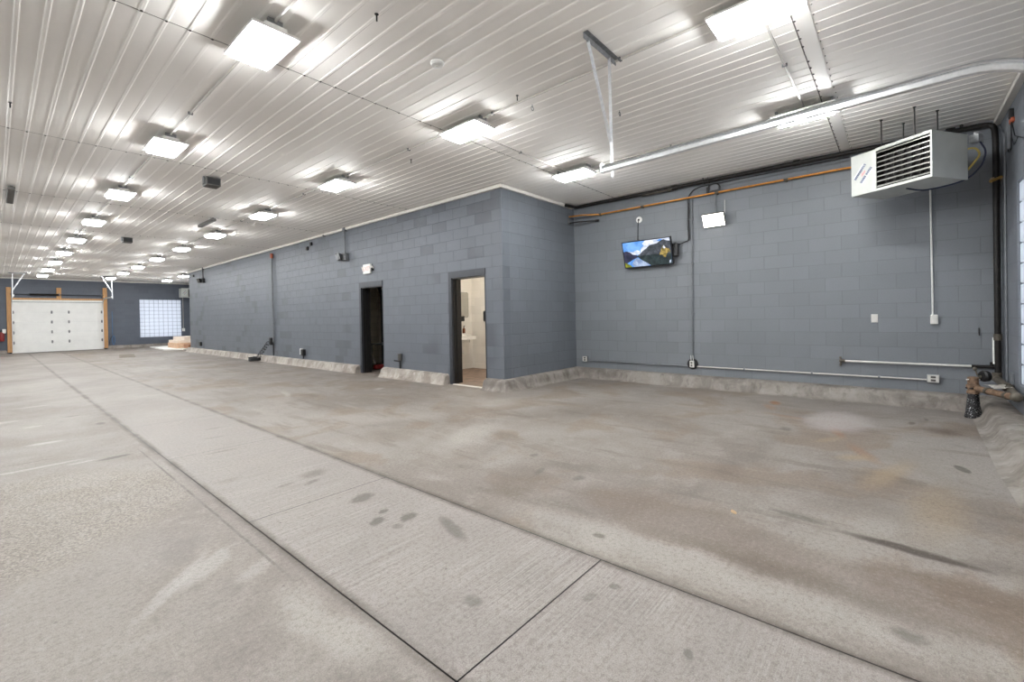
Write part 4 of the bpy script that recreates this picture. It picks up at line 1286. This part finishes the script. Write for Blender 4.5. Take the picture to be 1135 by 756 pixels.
t = thing('wall_outlet', 'white outlet with dark plug low on the partition, right of the hose', 'outlet', (PX, 13.1, .4), 'outlets low on the partition')
MB().box(PX - .05, XP, 13.13, 13.25, .32, .50, .005).build('cover_plate', 'white', t)
MB().box(PX - .09, XP, 12.96, 13.11, .30, .48, .01).build('plug', 'black', t)
MB().tube([(PX - .05, 13.02, .30), (PX - .05, 13.02, .21)], .014, 6).build('cord', 'black', t)
t = thing('wall_outlet', 'small dark outlet box low at the far end of partition', 'outlet', (PX, 22.9, .4), 'outlets low on the partition')
MB().box(PX - .07, XP, 22.8, 23.05, .30, .47, .008).build('box', 'black', t)
MB().box(PX - .078, PX - .07, 22.85, 23.0, .33, .44).build('cover_plate', 'gray', t)
t = thing('hose_bib', 'small dark faucet on a short pipe between the two doorways', 'faucet', (PX, 8.3, .4))
MB().tube([(PX - .045, 8.31, .215), (PX - .045, 8.31, .40)], .022, 8).build('riser', 'black', t)
MB().tube([(PX - .05, 8.31, .39), (PX - .05, 8.31, .54)], .045, 10).build('valve', 'gray', t)
MB().tube([(PX - .05, 8.31, .37), (PX - .10, 8.45, .385)], .016, 8).build('spout', 'black', t)

# ================================================================== WASHROOM
t = thing('wash_basin', 'white wall hung wash basin seen through the lit doorway', 'sink', (7.45, 8.1, .8))
m_ = MB()
bm2 = [(7.18, 8.298), (7.18, 7.95), (7.24, 7.86), (7.36, 7.83), (7.66, 7.83), (7.76, 7.86), (7.79, 7.95), (7.79, 8.298)]
m_.prism(bm2, (0, 0, .775), (1, 0, 0), (0, 1, 0), (0, 0, .085))
m_.prism([(7.22, 8.298), (7.22, 8.19), (7.76, 8.19), (7.76, 8.298)], (0, 0, .86), (1, 0, 0), (0, 1, 0), (0, 0, .055))
bm3 = [(7.30, 8.298), (7.32, 7.98), (7.42, 7.92), (7.58, 7.92), (7.66, 7.98), (7.68, 8.298)]
m_.prism(bm3, (0, 0, .70), (1, 0, 0), (0, 1, 0), (0, 0, .08))
m_.build('basin', 'porcelain', t)
m_ = MB(); m_.bent([(7.40, 8.24, .91), (7.40, 8.24, 1.0), (7.40, 8.10, 1.0), (7.40, 8.08, .95)], .014, .04, 8); m_.tube([(7.34, 8.24, .93), (7.46, 8.24, .93)], .016, 8)
m_.build('faucet', 'galv', t, True)
m_ = MB(); m_.bent([(7.45, 8.05, .71), (7.45, 8.05, .50), (7.52, 8.08, .42), (7.56, 8.12, .48), (7.50, 8.25, .55), (7.50, 8.298, .55)], .022, .06, 10); m_.build('drain_trap', 'white', t, True)
m_ = MB(); m_.bent([(7.38, 8.12, .70), (7.38, 8.12, .56), (7.42, 8.298, .50)], .02, .05, 8); m_.tube([(7.34, 8.18, .70), (7.34, 8.27, .45)], .012, 6); m_.build('supply_pipe', 'sinkpipe', t, True)
t = thing('soap_bottle', 'amber pump soap bottle standing on the white wash basin', 'bottle', (7.55, 8.24, .916))
MB().lathe((7.70, 8.235, .916), [(.034, 0), (.036, .01), (.036, .10), (.026, .125), (.012, .135), (.012, .15)], 14).build('bottle', 'amber', t, True)
MB().lathe((7.70, 8.235, 1.066), [(.014, 0), (.014, .018), (.006, .02), (.006, .04)], 10).tube([(7.70, 8.235, 1.104), (7.70, 8.19, 1.10)], .006, 6).build('pump', 'black', t)
t = thing('wash_mirror', 'plain rounded wall mirror above the wash basin', 'mirror', (7.5, 8.29, 1.6))
pl = []
for cx_, cy_, a0 in ((.24, .25, 0), (-.24, .25, 90), (-.24, -.25, 180), (.24, -.25, 270)):
    pl += [(cx_ + .06 * math.cos(math.radians(a0 + q * 15)), cy_ + .06 * math.sin(math.radians(a0 + q * 15))) for q in range(7)]
MB().prism(pl, (7.62, 8.297, 1.63), (1, 0, 0), (0, 0, 1), (0, -.012, 0)).build('glass', 'mirror', t)
MB().prism([(a * 1.03, b * 1.03) for a, b in pl], (7.62, 8.298, 1.63), (1, 0, 0), (0, 0, 1), (0, -.006, 0)).build('rim', 'galvd', t)
t = thing('soap_dispenser', 'black dispenser on the washroom wall left, below the mirror', 'dispenser', (7.4, 8.25, 1.25))
MB().prism([(0, 0), (.28, .0), (.28, .13), (.10, .10), (0, .10)], (7.38, 8.28, 1.22), (1, 0, 0), (0, 0, 1), (0, -.12, 0)).build('body', 'black', t)
MB().box(7.42, 7.54, 8.18, 8.26, 1.20, 1.222).build('nozzle', 'gray', t)
t = thing('towel_dispenser', 'black paper towel dispenser at the right edge of the lit doorway', 'dispenser', (8.04, 7.75, 1.3))
MB().box(7.93, 8.049, 7.58, 7.79, 1.20, 1.47, .03).build('body', 'black', t)
MB().box(7.925, 7.94, 7.61, 7.76, 1.215, 1.24).build('towel_slot', 'gray', t)
t = thing('washroom_ceiling_light', 'round warm ceiling lamp inside the washroom, above the doorway', 'ceiling light', (7.1, 6.9, 2.7))
MB().lathe((7.1, 6.9, 2.699), [(.17, 0), (.17, -.025), (.16, -.03)], 24).build('base', 'white', t)
MB().lathe((7.1, 6.9, 2.669), [(.155, 0), (.14, -.04), (.09, -.065), (.02, -.072)], 24).build('globe', emit('warm_globe', (1.0, .93, .84), 17.0), t, True)

# ================================================================== STORE ROOM
t = thing('scrub_brush', 'long handled red floor brush leaning inside the dark doorway', 'brush', (6.5, 10.4, 0))
MB().box(6.42, 6.66, 10.18, 10.34, .012, .13, .03).build('brush_head', 'red', t)
MB().tube([(6.48, 10.3, .15), (6.45, 11.05, 1.15)], .016, 8).build('handle', 'broom', t)
t = thing('utility_shelf', 'low gray shelf at the back of the dark store room', 'shelf', (7.2, 10.3, 0))
MB().box(6.95, 7.58, 9.4, 11.3, .60, .635).build('shelf_board', 'galv', t)
for x_, y_ in ((6.97, 9.42), (6.97, 11.28), (7.56, 9.42), (7.56, 11.28)):
    MB().box(x_ - .02, x_ + .02, y_ - .02, y_ + .02, 0, .60).build('leg', 'galvd', t)
t = thing('dark_bin', 'low dark bin on the floor inside the store room', 'bin', (6.5, 11.2, 0))
MB().prism([(-.2, -.25), (.2, -.25), (.2, .25), (-.2, .25)], (6.45, 11.45, .0), (1, 0, 0), (0, 1, 0), (0, 0, .45)).build('tub', 'black', t)
MB().box(6.23, 6.67, 11.18, 11.72, .45, .48, .01).build('lid', 'gray', t)
t = thing('store_room_pipe', 'dark pipe bending down from the store room ceiling', 'pipe', (7.3, 10.9, 2))
MB().bent([(7.0, 11.3, 3.6), (7.0, 11.3, 2.5), (7.5, 11.5, 2.1), (7.5, 11.5, 0)], .05, .2, 10).build('tube', 'iron', t, True)

# ================================================================== FAR END
t = thing('fire_extinguisher', 'red fire extinguisher hanging left of the far garage door', 'fire extinguisher', (.24, 31.9, .6))
MB().lathe((.24, 31.90, .60), [(.02, 0), (.085, .01), (.09, .05), (.09, .36), (.06, .42), (.025, .45)], 18).build('cylinder', 'red', t, True)
MB().box(.20, .29, 31.86, 31.93, 1.05, 1.12).tube([(.24, 31.9, 1.04), (.24, 31.88, 1.16)], .02, 8).build('valve_handle', 'black', t)
MB().box(.26, .38, 31.85, 31.96, .98, 1.18, .02).build('tag', 'white', t)
MB().bent([(.22, 31.88, 1.05), (.13, 31.88, .95), (.12, 31.88, .7)], .015, .05, 8).build('hose', 'black', t)
MB().box(.16, .32, 31.96, YF - .001, .62, 1.0).build('wall_bracket', 'black', t)
t = thing('air_hose', 'blue air hose hanging on the far wall right of garage door', 'hose', (4.18, 31.95, 0))
MB().tube([(4.17, 31.975, 2.0), (4.17, 31.975, .75)], .012, 8).build('drop_line', 'bluew', t)
MB().tube([Vector((4.20 + .05 * math.cos(q * .5), 31.94, .46 + .24 * math.sin(q * .5) + .0)) for q in range(40)], .016, 6).build('coil', 'bluew', t, True)
MB().bent([(4.15, 31.94, .7), (4.06, 31.94, .5), (4.03, 31.92, .25)], .012, .05, 6).build('lead', 'black', t)
t = thing('far_switch', 'small white switch right of the glass block window on far wall', 'switch', (7.33, YF, .9))
MB().box(7.26, 7.40, YF - .05, YF - .001, .82, 1.0, .006).build('plate', 'white', t)
MB().tube([(7.33, YF - .02, 1.0), (7.33, YF - .02, 2.85)], .012, 6).build('conduit', 'conduit', t)

tag(MB().obox((3.56, 24.0, .004), (.24, -.02, 0), (.14, 1.05, 0), (0, 0, .004)).build('floor_drain', 'grate'), 'rectangular brown drain grate set in the floor before the garage door', 'floor drain')
# stack of boards and cartons behind the end of the partition
tag(MB().prism([(5.35, 26.9), (5.95, 26.2), (6.75, 26.6), (6.9, 30.9), (5.6, 31.2)], (0, 0, .0005), (1, 0, 0), (0, 1, 0), (0, 0, .05)).build('white_board', 'board'), 'flat white board lying on the floor by the cartons', 'board')
t = tag(MB().box(5.95, 7.1, 27.2, 29.0, .052, .30, .01).build('flat_carton', 'cardboard'), 'lowest pinkish carton of the stack behind the partition end', 'carton', 'cartons behind the partition')
t = tag(MB().box(6.03, 7.2, 27.5, 29.2, .302, .43, .01).build('flat_carton', 'carton'), 'pale carton in the middle of the stack behind partition end', 'carton', 'cartons behind the partition')
t = tag(MB().obox((6.75, 28.4, .52), (.48, .06, 0), (-.08, .7, 0), (0, 0, .085), .01).build('flat_carton', 'carton'), 'topmost pale carton of the stack behind the partition end', 'carton', 'cartons behind the partition')
t = tag(MB().box(6.2, 7.0, 26.2, 27.1, .052, .24, .01).build('flat_carton', 'cartd'), 'brown carton nearest the curb at the partition end', 'carton', 'cartons behind the partition')

# ================================================================== SMALL THINGS ON THE CEILING
t = thing('smoke_detector', 'round white smoke detector on the ceiling near its middle', 'smoke detector', (2.69, 3.16, H))
MB().lathe((2.69, 3.16, H - .011), [(.058, 0), (.062, -.006), (.062, -.018), (.05, -.032), (.02, -.036)], 28).build('body', 'white', t, True)
MB().lathe((2.69, 3.16, H - .047), [(.02, 0), (.018, -.004), (.008, -.006)], 14).build('sensor_cap', 'offw', t)

def dark_box(label, x_, y_):
    t = thing('ceiling_speaker', label, 'speaker', (x_, y_, H), 'dark boxes on the ceiling')
    MB().box(x_ - .10, x_ + .10, y_ - .11, y_ + .11, H - .15, H - .02, .006).build('cabinet', 'gray', t)
    MB().box(x_ - .085, x_ + .085, y_ - .112, y_ - .104, H - .135, H - .035).build('grille', 'black', t)
    MB().box(x_ - .12, x_ - .10, y_ - .03, y_ + .03, H - .12, H - .0115).build('bracket', 'galvd', t)
    return t
dark_box('dark gray box on the ceiling between left and middle light rows', 2.35, 8.40)
dark_box('smaller looking dark box far along the ceiling past the gray box', 2.40, 15.75)

def dark_bar(label, x_, y0, y1, z=.0):
    t = thing('ceiling_rail', label, 'rail', (x_, y0, H), 'dark rails on the ceiling')
    MB().box(x_ - .045, x_ + .045, y0, y1, H - .085, H - .03, .008).build('bar', 'gray', t)
    for y_ in (y0 + .08, y1 - .08):
        MB().box(x_ - .02, x_ + .02, y_ - .02, y_ + .02, H - .03, H - .0115).build('mount', 'black', t)
    return t
dark_bar('dark rail on the ceiling between two lights of the middle row', 3.25, 11.5, 12.55)
dark_bar('dark hanging rail at the left edge of the ceiling', .235, 11.1, 12.4)

def hook(label, x_, y_, kind):
    t = thing('ceiling_hook', label, 'hook', (x_, y_, H), 'hooks in the ceiling')
    if kind == 'bolt':
        MB().lathe((x_, y_, H - .010), [(.012, 0), (.012, -.006), (.006, -.008), (.006, -.05), (.0065, -.055)], 10).build('bolt', 'black', t)
        MB().lathe((x_, y_, H - .0105), [(.016, 0), (.016, -.003)], 12).build('washer', 'black', t)
    else:
        MB().tube([(x_, y_, H - .010), (x_, y_, H - .035)], .004, 8).build('shank', 'galvd', t)
        m_ = MB(); m_.tube([Vector((x_ + .020 * math.sin(q * PI / 9), y_, H - .055 - .020 * math.cos(q * PI / 9 + PI))) for q in range(18)], .0045, 8); m_.build('ring', 'galvd', t, True)
    return t
hook('black bolt hanging from the ceiling beside the middle conduit', 3.66, 3.02, 'bolt')
hook('open metal ring hook hanging near the middle ceiling conduit', 3.93, 3.03, 'ring')
hook('metal ring hook hanging close to the right door track', 4.72, 2.38, 'ring')
hook('single dark bolt in the ceiling right of the largest square light', 1.96, 3.0, 'bolt')
hook('dark bolt in the ceiling near the top of the partition', 4.05, 5.39, 'bolt')
hook('dark bolt at the left edge of the ceiling', .155, 7.0, 'bolt')
# dead leaf on the floor
t = tag(MB().prism([(-.03, 0), (-.015, .016), (.0, .020), (.02, .012), (.035, 0), (.018, -.012), (.0, -.016), (-.014, -.012)], (3.14, .82, .002), (.8, .6, .05), (-.6, .8, .1), (0, 0, .002)).build('dry_leaf', plain('dry_leaf_tan', (168, 140, 108), .8)), 'small dry tan leaf on the concrete floor', 'leaf')
